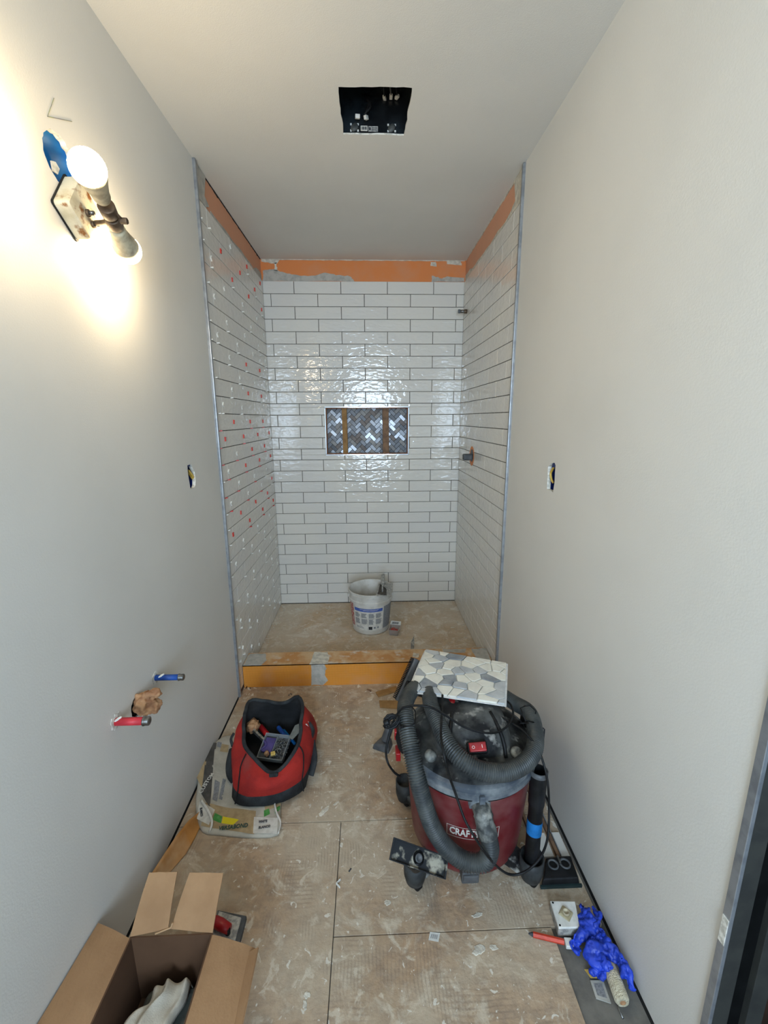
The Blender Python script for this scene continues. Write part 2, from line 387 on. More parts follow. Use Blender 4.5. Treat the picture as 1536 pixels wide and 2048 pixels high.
# wall behind the camera with the window
bm = B(); wx0, wx1, wz0, wz1 = .33, 1.10, .72, 2.08
holed(bm, [(0, Y0, 0), (W, Y0, 0), (W, Y0, H), (0, Y0, H)], [[Vector((wx0, Y0, wz0)), Vector((wx1, Y0, wz0)), Vector((wx1, Y0, wz1)), Vector((wx0, Y0, wz1))]], .1)
wb_ = struct(obj('wall_behind', bm, m_wall, recalc=False))
bm = B()
for a in ((wx0, wz0, wx0+.035, wz1), (wx1-.035, wz0, wx1, wz1), (wx0, wz0, wx1, wz0+.035), (wx0, wz1-.035, wx1, wz1), (wx0, 1.40, wx1, 1.43)):
    box(bm, (a[0], Y0-.04, a[1]), (a[2], Y0+.01, a[3]))
struct(obj('window_1', bm, m_white))
# sub-floor and boards
bm = B(); box(bm, (-.02, Y0, -.05), (W+1.2, YB+.03, -.012)); fl = struct(obj('floor', bm, m_subfl))
def board(pts, z1=0.0):
    bm = B(); prism(bm, [(x, y, -.0115) for x, y in pts], (0, 0, .0115+z1)); return obj('cement_board', bm, m_board, fl, bevel=.0008, seg=1)
g = .0012
board([(.004, 1.284+g), (W-.012, 1.284+g), (W-.012, 2.12), (.004, 2.12)])
board([(.004, Y0+.02), (.577-g, Y0+.02), (.577-g, 1.284-g), (.004, 1.284-g)])
board([(.577+g, .93+g), (W-.012, .93+g), (W-.012, 1.284-g), (.577+g, 1.284-g)])
board([(.577+g, Y0+.02), (1.193, Y0+.02), (1.193, .93-g), (.577+g, .93-g)])
for sx in (0, 1):      # dark strip painted in as the shade of the gap under the drywall
    x = -.012 if not sx else W+.0005; bm = B(); box(bm, (x, .60 if sx else Y0, -.012), (x+.011, YEND, .0085))
    obj('gap_shade_strip', bm, m_dark, wl if not sx else wr)
bm = B(); box(bm, (0, 2.24, -.0115), (W, YB, .013)); sf = obj('shower_pan', bm, m_showerfl, fl)
# larger thinset splats that lie proud of the floor
rs = random.Random(11)
def splat(px, py, sx, sy, rot, z=0.0, seed=0, mt=m_thinw, name='thinset_splat'):
    r_ = random.Random(seed); c = PZ(px, py, z); n = 16; lp = []
    for i in range(n):
        a = 2*math.pi*i/n; k = r_.uniform(.65, 1.15); x, y = sx*k*math.cos(a), sy*k*math.sin(a)
        lp.append(Vector((c.x+x*math.cos(rot)-y*math.sin(rot), c.y+x*math.sin(rot)+y*math.cos(rot), z)))
    bm = B(); loft(bm, [lp, [c+(p-c)*.86+Vector((0, 0, .0016)) for p in lp]], False, True); return obj(name, bm, mt, fl)
for i, a in enumerate(((648, 1622, .028, .010, .9), (672, 1607, .014, .005, .7), (872, 1586, 0.010, .004, .3), (955, 1830, .02, .006, .2), (988, 1895, .012, .009, 0),
                       (958, 1900, .02, .012, .3), (775, 1805, .010, .009, 0), (655, 1775, .004, .004, 0), (620, 1610, .006, .005, .4),
                       (610, 2010, .006, .012, .1), (614, 1990, .01, .007, .1), (683, 1690, .006, .010, 0), (746, 1490, .005, .008, 0), (696, 1460, .012, .003, 1.2), (700, 1530, .005, .016, .6))):
    splat(*a[:5], seed=i)
for i, (px, py, s) in enumerate(((596, 1219, .03), (655, 1217, .012), (842, 1220, .012), (640, 1262, .006), (905, 1255, .015), (885, 1262, .01), (575, 1240, .009), (930, 1275, .012),
                                 (875, 1288, .006), (893, 1290, .006), (560, 1285, .004), (905, 1214, .008), (870, 1207, .012))):
    splat(px, py, s, s*.45, rs.uniform(-.5, .5), .0135, seed=50+i)
# ---- edge strips of the tiled area
for n_, x, s in (('trim_1', 0, 1), ('trim_2', W, -1)):
    bm = B(); box(bm, (min(x-s*.004, x+s*.012), YEND, 0 if n_ == 'trim_1' else .0), (max(x-s*.004, x+s*.012), 2.028, H-.002))
    struct(obj(n_, bm, m_alu, bevel=.003, seg=3))
# ---- shower walls: membrane, bedding, tiles
PITCH_Z, TL, G = .079, .3115, .0032
Z0 = 2.308           # top edge of the top course
TH = .008
shared = {}
def tile_mesh(l, h):
    k = (round(l, 3), round(h, 3))
    if k in shared: return shared[k]
    l, h = k; bm = B(); e = .0016
    lo = [(-l/2, -h/2), (l/2, -h/2), (l/2, h/2), (-l/2, h/2)]
    def lp(s, z): return [(x-s*(1 if x > 0 else -1), y-s*(1 if y > 0 else -1), z) for x, y in lo]
    loft(bm, [lp(0, 0), lp(0, TH-e), lp(e*.4, TH-e*.4), lp(e*1.4, TH)], False, True)
    bmesh.ops.recalc_face_normals(bm, faces=bm.faces)
    me = bpy.data.meshes.new('tile'); bm.to_mesh(me); bm.free(); me.materials.append(m_tile); shared[k] = me; return me
rt = random.Random(3)
def put_tile(l, h, c, mtx, parent):
    if l < .006: return
    o = bpy.data.objects.new('tile', tile_mesh(l, h)); link(o, parent)
    jt = Matrix.Rotation(rt.uniform(-.0012, .0012), 4, 'X') @ Matrix.Rotation(rt.uniform(-.0012, .0012), 4, 'Y')
    o.matrix_local = Matrix.Translation(c) @ mtx @ jt; return o
def row_spans(a, b_, off):
    k0 = math.floor((a-off)/TL); js = [off+TL*k for k in range(k0, k0+12)]
    js = [a-G/2]+[j for j in js if a+.012 < j < b_-.012]+[b_+G/2]
    return [(p+G/2, q-G/2) for p, q in zip(js, js[1:])]
nx0, nx1, nz0, nz1 = .392, .974, 1.163, 1.488        # niche opening
NR = 29
# back wall
YBK = YB+TH
bm = B(); holed(bm, [(-.01, YBK, -.01), (W+.01, YBK, -.01), (W+.01, YBK, H), (-.01, YBK, H)], [[Vector((nx0+.004, YBK, nz0+.004)), Vector((nx1-.004, YBK, nz0+.004)), Vector((nx1-.004, YBK, nz1-.004)), Vector((nx0+.004, YBK, nz1-.004))]], .1)
wk = struct(obj('wall_back', bm, m_memb, recalc=False))
bm = B(); e = .0012
holed(bm, [(0, YBK-e, 0), (W, YBK-e, 0), (W, YBK-e, Z0-.004), (0, YBK-e, Z0-.004)], [[Vector((nx0+.002, YBK-e, nz0+.002)), Vector((nx1-.002, YBK-e, nz0+.002)), Vector((nx1-.002, YBK-e, nz1-.002)), Vector((nx0+.002, YBK-e, nz1-.002))]], .1)
obj('thinset_bed', bm, m_bed, wk)
RB = Matrix(((1, 0, 0), (0, 0, -1), (0, 1, 0))).to_4x4()        # tile face towards -y
def bands(z0, z1):
    """pieces of a course left over beside, above or under the niche"""
    n0, n1 = nz0-.004, nz1+.004
    if z1 <= n0+.003 or z0 >= n1-.003: return [(z0, z1, False)]
    r_ = []
    if z0 < n0-.004: r_.append((z0, n0, False))
    r_.append((max(z0, n0), min(z1, n1), True))
    if z1 > n1+.004: r_.append((n1, z1, False))
    return r_
for k in range(NR):
    zt = Z0-PITCH_Z*k; z1, z0 = zt-G/2, zt-PITCH_Z+G/2
    if k == NR-1: z0 = .018
    off = .208 if k % 2 == 0 else .208-TL/2
    for a, b_ in row_spans(.003, W-.003, off):
        for (p, q, mid) in bands(z0, z1):
            if q-p < .006: continue
            segs = [(a, b_)]
            if mid:
                segs = [s for s in ((a, min(b_, nx0-.004)), (max(a, nx1+.004), b_)) if s[1]-s[0] > .006]
            for u, v in segs: put_tile(v-u, q-p, Vector(((u+v)/2, YBK, (p+q)/2)), RB, wk)
# side walls
RL = Matrix(((0, 0, 1), (1, 0, 0), (0, 1, 0))).to_4x4()          # face +x
RR = Matrix(((0, 0, -1), (-1, 0, 0), (0, 1, 0))).to_4x4()        # face -x
XL, XR = .004-TH, W-.004+TH
for side, wall, x, R_ in ((0, wl, XL, RL), (1, wr, XR, RR)):
    s = 1 if side == 0 else -1
    bm = B(); box(bm, (x-s*.004 if s > 0 else x, 2.029, -.01), (x if s > 0 else x-s*.004, YBK, H)); obj('membrane', bm, m_membside, wall)
    bm = B(); box(bm, (min(x, x+s*.0014), 2.029, 0), (max(x, x+s*.0014), YB, Z0-.004)); obj('thinset_bed', bm, m_bed, wall)
    for k in range(NR):
        zt = Z0-PITCH_Z*k; z1, z0 = zt-G/2, zt-PITCH_Z+G/2
        if k == NR-1: z0 = .018
        off = 2.122 if k % 2 == 0 else 2.122+TL/2
        for a, b_ in row_spans(2.031, YB-.003, off):
            put_tile(b_-a, z1-z0, Vector((x, (a+b_)/2, (z0+z1)/2)), R_, wall)
    # painted / skimmed corner piece at the top front, above the courses
    bm = B(); y1 = 2.125
    lp = [(x, 2.030, Z0+.002), (x, 2.34 if s < 0 else 2.13, Z0+.002), (x, y1+.05, Z0+.024), (x, y1, 2.35), (x, y1+.018, 2.40), (x, y1+.03, H), (x, 2.030, H)]
    lp = ragged(lp, 4, .002, 20+side, (1, 2))
    for p in lp: p.z = min(p.z, H)
    prism(bm, lp, (s*.006, 0, 0)); obj('thinset_patch', bm, m_thin if s > 0 else m_thinw, wall)
    bm = B(); n = 14; lo_ = [(x, y, Z0) for y in (2.2, YB)]
    up = [Vector((x, YB-(YB-2.2)*i/n, Z0+.018+.012*noise.noise((i*.5, side*9, 0))+(.02 if i < 3 else 0))) for i in range(n+1)]
    prism(bm, [Vector(p) for p in lo_]+up, (s*.002, 0, 0)); obj('thinset_patch', bm, m_thin if s > 0 else m_thinw, wall)
# ragged skim along the top of the back wall
def back_patch(pts, seed, mt=m_thin):
    bm = B(); lp = ragged([(x, YBK, z) for x, z in pts], 5, .003, seed, (0, 2)); prism(bm, lp, (0, -.0016, 0)); obj('thinset_patch', bm, mt, wk)
back_patch([(.004, 2.309), (.612, 2.309), (.585, 2.340), (.49, 2.347), (.405, 2.362), (.352, 2.340), (.232, 2.344), (.148, 2.359), (.081, 2.380), (.012, 2.374)], 31)
back_patch([(1.131, 2.309), (1.349, 2.309), (1.349, 2.336), (1.246, 2.343), (1.197, 2.330), (1.131, 2.346)], 32)
back_patch([(.004, 2.425), (.10, 2.41), (.12, 2.436), (.004, 2.438)], 33, m_thinw)
back_patch([(.085, 2.37), (.105, 2.37), (.10, 2.42), (.088, 2.42)], 34, m_thinw)
back_patch([(1.12, 2.405), (1.16, 2.40), (1.155, 2.43), (1.12, 2.432)], 35, m_thinw)
back_patch([(1.23, 2.415), (1.33, 2.41), (1.32, 2.435), (1.23, 2.436)], 36, m_thinw)
bm = B()
for (a, c) in (((.004, YBK), (W-.004, YBK)),):
    n = 60; lp = [Vector((a[0]+(c[0]-a[0])*i/n, YBK, H-.004-.006*abs(noise.noise((i*.7, 1, 0))))) for i in range(n+1)]
    prism(bm, [Vector((c[0], YBK, H)), Vector((a[0], YBK, H))]+lp, (0, -.0025, 0))
obj('ceiling_edge_strip', bm, m_thinw, wk)
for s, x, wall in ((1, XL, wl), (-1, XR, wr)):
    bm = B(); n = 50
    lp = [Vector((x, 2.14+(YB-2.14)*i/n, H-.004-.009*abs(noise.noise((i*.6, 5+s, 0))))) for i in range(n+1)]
    prism(bm, [Vector((x, YB, H)), Vector((x, 2.14, H))]+lp, (s*.003, 0, 0)); obj('ceiling_edge_strip', bm, m_thinw if s < 0 else m_dark, wall)  # left strip is plain dark, the right one white thinset
# ---- niche: recess, chrome frame, herringbone
ND = .085
bm = B()
o4 = [(nx0, YB-.001, nz0), (nx1, YB-.001, nz0), (nx1, YB-.001, nz1), (nx0, YB-.001, nz1)]
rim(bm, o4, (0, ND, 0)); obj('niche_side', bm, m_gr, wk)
bm = B(); vs = [bm.verts.new((x, YB+ND, z)) for x, y, z in o4]; bm.faces.new(vs); obj('niche_back', bm, m_bed, wk)
bm = B(); w_ = .009
for a, c in (((nx0-w_, nz0-w_), (nx1+w_, nz0)), ((nx0-w_, nz1), (nx1+w_, nz1+w_)), ((nx0-w_, nz0), (nx0, nz1)), ((nx1, nz0), (nx1+w_, nz1))):
    box(bm, (a[0], YB-.004, a[1]), (c[0], YB+.020, c[1]))
struct(obj('trim_3', bm, m_chrome, bevel=.002, seg=2))
pw, pg = .0254, .0020
rm = random.Random(5); cth = math.cos(math.pi/4)
for v in range(-40, 40):
    for u in range(-40, 40):
        r_ = (u-v) % 4
        if r_ == 0: q = (u, v, u+2, v+1)
        elif r_ == 3: q = (u, v, u+1, v+2)
        else: continue
        q = [z*pw for z in q]; q = (q[0]+pg/2, q[1]+pg/2, q[2]-pg/2, q[3]-pg/2)
        poly = [((x-y)*cth+.68, (x+y)*cth+1.30) for x, y in ((q[0], q[1]), (q[2], q[1]), (q[2], q[3]), (q[0], q[3]))]
        for n_ in ((1, 0, nx1-.001), (-1, 0, -nx0-.001), (0, 1, nz1-.001), (0, -1, -nz0-.001)):
            if poly: poly = clip(poly, *n_)
        if len(poly) < 3: continue
        xs = [p[0] for p in poly]; zs = [p[1] for p in poly]
        if max(xs)-min(xs) < .006 or max(zs)-min(zs) < .006: continue
        bm = B(); dy = rm.uniform(.004, .0055); tlt = rm.uniform(-.03, .03); tl2 = rm.uniform(-.03, .03)
        cx_, cz_ = sum(xs)/len(xs), sum(zs)/len(zs)
        f_ = [Vector((x, YB+ND-dy+(x-cx_)*tlt+(z-cz_)*tl2, z)) for x, z in poly]
        prism(bm, f_, (0, dy, 0)); obj('mosaic_tile', bm, rm.choice(m_mos+m_mos[:4]), wk, bevel=.0006, seg=1)
# wooden battens holding the mosaic
for i, (a, c) in enumerate(((.506, .541), (.797, .842))):
    bm = B(); hexa(bm, [(a, YB+.030, nz0), (c, YB+.030, nz0), (c, YB+.072, nz0), (a, YB+.072, nz0)], [(a-.003, YB+.030, nz1), (c-.003, YB+.030, nz1), (c-.003, YB+.072, nz1), (a-.003, YB+.072, nz1)])
    o = obj('wood_batten', bm, m_wood if i == 0 else m_wood2, bevel=.0015)
    tag(o, ('left, thinner upright wooden batten wedged inside the shower niche', 'right, wider upright brown wooden batten wedged inside the shower niche')[i], 'batten')
# jamb of the doorway at the right
for i, (a, c, y0, y1, mt, nm) in enumerate(((W-.004, W+.004, .596, .612, m_alu, 'trim_4'), (W+.0045, W+.040, .600, .7, m_jamb, 'door_jamb'), (W+.040, W+.078, .612, .7, m_jambd, 'jamb_slot'),
                                (W+.078, W+.112, .600, .7, m_jamb, 'door_jamb'))):
    bm = B(); box(bm, (a, y0, -.012 if i else .012), (c, y1, 2.05)); o = obj(nm, bm, mt, None if i == 0 else wr, bevel=.001)
    if i == 0: struct(o)
bm = B(); box(bm, (W+.112, .62, -.012), (W+1.2, .7, 2.05)); obj('side_room_wall', bm, m_darkfloor, wr)
bm = B(); box(bm, (W+1.19, Y0, -.012), (W+1.2, .7, 2.3)); box(bm, (W, Y0, 2.05), (W+1.2, .7, 2.3)); box(bm, (W+.01, Y0-.01, -.01), (W+1.2, Y0, 2.3)); obj('side_room_shell', bm, m_darkfloor, wr)
bm = B(); box(bm, (W+.0, -.35, -.0115), (W+1.19, .62, .003)); obj('dark_floorboard', bm, m_darkfloor, fl)
# spots of cut-out wear on the bead
bm = B(); box(bm, (W-.0055, .597, .44), (W-.001, .61, .50)); obj('plaster_chip', bm, m_cut, wr)

# ================================================================== SHOWER CURB
curb = thing('shower_curb', 'orange membrane covered curb across the front of the shower', 'curb', (W/2, 2.16, 0)); curb['kind'] = 'structure'
cy0, cy1, cz = 2.098, 2.225, .128
bm = B(); box(bm, (.006, cy0+.003, 0), (W-.006, cy1, cz-.004)); obj('curb_body', bm, m_bed, curb)
bm = B(); box(bm, (.006, cy0, 0), (W-.006, cy0+.003, cz)); obj('front_membrane', bm, m_membc, curb)
bm = B(); box(bm, (.006, cy0, cz-.004), (W-.006, cy1+.002, cz)); obj('top_membrane', bm, m_curbtop, curb)
def cpatch(pts, d, seed, mt=m_thin, nm='thinset_patch', ax=(0, 2)):
    bm = B(); prism(bm, ragged(pts, 4, .003, seed, ax), d); obj(nm, bm, mt, curb)
cpatch([(.366, cy0, .004), (.43, cy0, .004), (.455, cy0, .03), (.44, cy0, .07), (.452, cy0, .10), (.44, cy0, cz-.002), (.372, cy0, cz-.002)], (0, -.0016, 0), 41)
cpatch([(.36, cy0+.003, cz), (.46, cy0+.003, cz), (.462, cy0+.06, cz), (.445, cy0+.12, cz), (.372, cy0+.12, cz)], (0, 0, .0016), 42, m_thinw, ax=(0, 1))
cpatch([(.010, cy0+.002, cz), (.105, cy0+.002, cz), (.12, cy0+.05, cz), (.10, cy0+.12, cz), (.010, cy0+.12, cz)], (0, 0, .0016), 43, m_thin, ax=(0, 1))
cpatch([(.92, cy0+.05, cz), (.95, cy0+.04, cz), (.96, cy0+.08, cz), (.93, cy0+.09, cz)], (0, 0, .0016), 44, m_thinw, ax=(0, 1))
cpatch([(1.10, cy0+.09, cz), (1.22, cy0+.08, cz), (1.23, cy0+.12, cz), (1.10, cy0+.12, cz)], (0, 0, .0012), 45, m_thin, ax=(0, 1))
cpatch([(1.27, cy0+.003, cz), (W-.010, cy0+.003, cz), (W-.010, cy0+.12, cz), (1.26, cy0+.12, cz)], (0, 0, .0014), 46, m_thin, ax=(0, 1))

# ================================================================== TILE SPACERS on the left shower wall
def vmesh(mt):
    bm = B(); a = .0115; t_ = .0021
    for s in (1, -1):
        hexa(bm, [(0, 0, 0), (0, t_*1.3, 0), (0, a+t_, s*a), (0, a, s*a)], [(.0075, 0, 0), (.0075, t_*1.3, 0), (.0075, a+t_, s*a), (.0075, a, s*a)])
    bmesh.ops.recalc_face_normals(bm, faces=bm.faces); me = bpy.data.meshes.new('v'); bm.to_mesh(me); bm.free(); me.materials.append(mt); return me
def rmesh(mt):
    bm = B()
    box(bm, (0, -.004, -.009), (.007, -.001, .009)); box(bm, (0, -.001, .004), (.007, .008, .0075)); box(bm, (0, -.001, -.0075), (.007, .007, -.004)); box(bm, (0, -.001, -.0015), (.007, .005, .0015))
    bmesh.ops.recalc_face_normals(bm, faces=bm.faces); me = bpy.data.meshes.new('k'); bm.to_mesh(me); bm.free(); me.materials.append(mt); return me
def smesh(mt):
    bm = B(); hexa(bm, [(0, -.011, -.0016), (0, .011, -.0016), (0, .011, .0016), (0, -.011, .0016)], [(.013, -.008, -.001), (.010, .009, -.001), (.010, .009, .003), (.013, -.008, .004)])
    bmesh.ops.recalc_face_normals(bm, faces=bm.faces); me = bpy.data.meshes.new('s'); bm.to_mesh(me); bm.free(); me.materials.append(mt); return me
vm, rm_, sw, srd = vmesh(m_spw), rmesh(m_spr), smesh(m_spw), smesh(m_spr)
XF = XL+TH-.002
REDROWS = {1, 2, 7, 9, 11, 12, 13, 14, 17, 18}
rp = random.Random(9)
ONES = 'one two three four five six seven eight nine ten eleven twelve thirteen fourteen fifteen'.split()
ORD = 'first second third fourth fifth sixth'.split()
def course(k): return 'course %s from top' % ONES[k] if k < 15 else 'course %s from bottom' % ONES[NR-1-k]
def put_sp(name, me, y, z, label, group, rot=0, sc=1.0):
    o = bpy.data.objects.new(name, me); o.location = (XF, y, z); o.rotation_euler = (rot, 0, 0); o.scale = (1, sc, sc); COL.objects.link(o)
    tag(o, label, 'spacer', group)
for k in range(NR):
    zc = Z0-PITCH_Z*(k+.5); js = [2.122+TL*i+(0 if k % 2 == 0 else TL/2) for i in range(4)]
    for j, y in enumerate(js):
        if y > 3.11: continue
        red = (k in REDROWS and not (k in (2, 7, 9, 13, 14) and j == 0)) or (k == 0 and j > 1) or (k == 16 and y > 2.9)
        if not red and k > 3 and rp.random() < .12: continue
        if k == 0 and j == 0: continue
        if red: put_sp('tile_spacer', rm_, y, zc, 'red plastic spacer on left wall, %s, %s joint from front' % (course(k), ORD[j]), 'red spacers in upright joints', rp.uniform(-.2, .2), 1.15)
        else: put_sp('tile_spacer', vm, y, zc, 'white V spacer on left wall, %s, %s joint from front' % (course(k), ORD[j]), 'white V spacers in upright joints', rp.uniform(-.25, .25))
    if k < NR-1:
        zb = Z0-PITCH_Z*(k+1)
        for j, y in enumerate([2.05]+js):
            if y > 3.1 or rp.random() < .25: continue
            redb = (11 <= k <= 18) and rp.random() < .8
            put_sp('tile_shim', srd if redb else sw, y+rp.uniform(-.01, .02), zb, '%s shim on left wall, under %s, %s from front' % ('red' if redb else 'white', course(k), ORD[j]),
                   'red shims in level joints' if redb else 'white shims in level joints')

# ================================================================== EXHAUST FAN BOX
fan = thing('exhaust_fan_box', 'open black exhaust fan housing with loose wires in the ceiling', 'fan housing', (.73, 1.74, H))
z1 = H+.17
bm = B(); fx0, fx1, fy0, fy1 = .600, .856, 1.611, 1.870; zb = H+.0052
for a, c in (((fx0, fy0), (fx0+.001, fy1)), ((fx1-.001, fy0), (fx1, fy1)), ((fx0, fy0), (fx1, fy0+.001)), ((fx0, fy1-.001), (fx1, fy1))): box(bm, (a[0], a[1], zb), (c[0], c[1], z1))
box(bm, (fx0, fy0, z1), (fx1, fy1, z1+.001)); obj('housing', bm, m_fanm, fan)
bm = B(); cyl(bm, (.715, 1.77, z1-.03), (.715, 1.77, z1-.002), .075, n=40); obj('blower_ring', bm, m_black, fan, True, bevel=.003)
bm = B(); cyl(bm, (.715, 1.77, z1-.036), (.715, 1.77, z1-.029), .058, n=32); obj('blower_inlet', bm, m_jambd, fan)
for x in (.655, .793):
    bm = B(); loft(bm, [circle((x, fy1-.001, 2.468), .017, 20, (0, -1, 0), .013), circle((x, fy1-.006, 2.468), .015, 20, (0, -1, 0), .011)]); k_ = obj('knockout', bm, m_kn, fan, True)
    bm = B(); 
    for sx in (-1, 1):
        for sz in (-1, 1): box(bm, (x+sx*.013-.003, fy1-.004, 2.468+sz*.010-.003), (x+sx*.013+.003, fy1-.001, 2.468+sz*.010+.003))
    obj('knockout_clip', bm, m_wcable, k_)
bm = B(); box(bm, (.678, fy1-.003, 2.458), (.703, fy1-.001, 2.474)); lb = obj('label', bm, m_lwht, fan); lb['label'] = 'white barcode sticker'
bm = B()
for i in range(7): box(bm, (.681+i*.003, fy1-.0036, 2.461), (.6825+i*.003+(.001 if i % 3 else 0), fy1-.0029, 2.471))
obj('barcode', bm, m_lblk, lb)
bm = B(); box(bm, (.706, fy1-.003, 2.456), (.742, fy1-.001, 2.473)); lb2 = obj('label', bm, m_steeld, fan)
bm = B(); box(bm, (.709, fy1-.0036, 2.460), (.715, fy1-.0029, 2.469)); box(bm, (.719, fy1-.0036, 2.466), (.739, fy1-.0029, 2.468)); box(bm, (.719, fy1-.0036, 2.460), (.737, fy1-.0029, 2.462)); obj('print', bm, m_lblk, lb2)
for i, (a, c) in enumerate((((695, 168), (730, 236)), ((712, 168), (733, 236)))):
    p = [PZ(715+i*10, 186, 2.59), PZ(737-i*4, 196, 2.55), PZ(736+i*5, 212, 2.52), PZ(731, 226, 2.50), PZ(725+i*8, 234, 2.49)]
    bm = B(); tube(bm, spline(p, .006), .0045, 8); obj('cable', bm, m_black, fan, True)
for i, (px, py, a) in enumerate(((715, 233, .1), (732, 235, -.6))):
    c = PZ(px, py, 2.485); bm = B(); box(bm, (-.0085+(i*.003), -.0075, -.006), (.0085-(i*.003), .0085, .006), Matrix.Translation(c) @ Matrix.Rotation(a, 4, 'Z') @ Matrix.Rotation(.3, 4, 'X'))
    obj('wire_connector', bm, m_wcable, fan, bevel=.001)
for i, (px, py, a) in enumerate(((769, 196, -.3), (782, 193.5, 0), (794, 194, .5))):
    c = PZ(px, py, 2.56); bm = B(); box(bm, (-.0055, -.010, -.005), (.0055, .009, .005), Matrix.Translation(c) @ Matrix.Rotation(a, 4, 'Z'))
    o = obj('wire_nut', bm, m_wcable, fan, bevel=.002)
    bm = B(); tube(bm, spline([c+Vector((0, -.006, 0)), c+Vector((-.004, -.03, .01)), c+Vector((-.01, -.06, .03))], .008), .003, 6); obj('wire', bm, m_black if i != 1 else m_gr, fan, True)
bm = B()
for px, py in ((699, 219), (746, 234), (790, 214), (790, 221), (803, 212), (740, 194)): c = PZ(px, py, z1-.001); bmesh.ops.create_uvsphere(bm, u_segments=8, v_segments=6, radius=.003, matrix=Matrix.Translation(c))
obj('rivet', bm, m_chrome, fan, True)

# ================================================================== WORK LIGHT on the left wall
lamp = thing('wall_lamp', 'rusty two-bulb lamp holder lit on the left wall', 'lamp', (.0, 1.164, 1.898))
c0 = Vector((.0, 1.164, 1.898)); ex = Vector((0, .80, -.60)).normalized(); ey = Vector((0, .60, .80)).normalized(); ez = Vector((1, 0, 0))
def LP(a, b_, h): return c0+ex*a+ey*b_+ez*h
def rrect(hw, hh, r, h, n=5):
    pts = []
    for (sx, sy, a0) in ((1, 1, 0), (-1, 1, 90), (-1, -1, 180), (1, -1, 270)):
        for i in range(n+1):
            a = math.radians(a0+90*i/n); pts.append(LP(sx*(hw-r)+r*math.cos(a), sy*(hh-r)+r*math.sin(a), h))
    return pts
bm = B(); loft(bm, [rrect(.044, .050, .008, .004), rrect(.044, .050, .008, .030), rrect(.041, .047, .007, .036), rrect(.037, .043, .006, .037)]); obj('cover_plate', bm, m_box_w, lamp, True).modifiers.new('e', 'EDGE_SPLIT')
bm = B(); loft(bm, [rrect(.047, .053, .006, .001), rrect(.047, .053, .006, .004)]); obj('gasket', bm, m_black, lamp)
for a, b_ in ((.006, -.006), (.030, -.010)):
    bm = B(); cyl(bm, LP(a, b_, .036), LP(a, b_, .043), .008, n=16); kn = obj('conduit_knuckle', bm, m_bronze, lamp, True, bevel=.001)
    bm = B(); cyl(bm, LP(a, b_, .041), LP(a, b_, .054), .005, n=12); obj('bolt', bm, m_steel, kn, True)
b1, b2 = Vector((.152, .984, 1.894)), Vector((.084, 1.238, 1.837)); md = b1.lerp(b2, .52)
for bc, nm in ((b1, 'a'), (b2, 'b')):
    d = (bc-md).normalized()
    bm = B(); cyl(bm, md+d*.004, md+d*.034, .017, .018, n=24); sk = obj('socket', bm, m_bronze, lamp, True, bevel=.002)
    bm = B(); lathe(bm, bc, [(.0155, -.086), (.018, -.078), (.0185, -.066), (.024, -.040), (.0295, -.018), (.031, -.010)], 28, d); bl = obj('bulb_base', bm, m_socket, lamp, True)
    prof = [(.031, -.010)]+[(.033*math.cos(math.radians(a)), .033*math.sin(math.radians(a))) for a in range(-14, 90, 8)]+[(.001, .033)]
    bm = B(); lathe(bm, bc, prof, 32, d, False, True); obj('bulb_globe', bm, m_bulb, bl, True)
# swivel yoke between the sockets and its wing bolt
yk = LP(.028, -.008, .046)
bm = B(); tube(bm, spline([yk, yk.lerp(md, .5)+Vector((.01, 0, -.004)), md+Vector((.004, 0, 0))], .005), .006, 8); arm = obj('swivel_arm', bm, m_bronze, lamp, True)
tip = md+Vector((.024, .004, -.008))
for s in (-1, 1):
    bm = B(); d = (b1-b2).normalized(); tube(bm, [md+d*s*.016+Vector((.012, 0, 0)), tip], .0032, 6); obj('yoke', bm, m_socket if s < 0 else m_bronze, lamp, True)
bm = B(); cyl(bm, tip-Vector((.006, 0, 0)), tip+Vector((.010, 0, -.001)), .007, n=6); obj('wing_nut', bm, m_bronze, lamp, bevel=.001)
# blue ceiling-type box behind the round cut-out
eb = thing('electrical_box', 'round blue electrical box in the torn cut-out above the lit lamp', 'electrical box', (0, 1.156, 1.99))
bm = B(); cc = (-.013, 1.156, 1.990)
loft(bm, [circle(cc, .062, 28, (1, 0, 0)), circle((-.05, 1.156, 1.990), .058, 28, (1, 0, 0)), circle((-.052, 1.156, 1.990), .05, 28, (1, 0, 0))], False, True); obj('box_shell', bm, m_blue2, eb, True)
bm = B(); prism(bm, [LP(-.075, .045, 0)+Vector((-.006, 0, 0)), LP(-.066, .058, -.006), LP(-.052, .058, -.006), LP(-.050, .040, -.006), LP(-.062, .030, -.006)], (-.003, 0, 0)); obj('paper_tab', bm, m_cut, eb)
# pencil scratch lines over the lamp
bm = B()
tube(bm, [PX(95, 233, .0008), PX(108, 196, .0008)], .0006, 4); tube(bm, [PX(95, 233, .0008), PX(120, 238, .0008), PX(144, 243, .0008)], .0008, 4)
tag(obj('pencil_mark', bm, M('pencil_line', '#7f7c80', '#a5b06a', scale=30, rough=.8)), 'thin pencil and paint scratch on the left wall above the blue cut-out', 'mark')

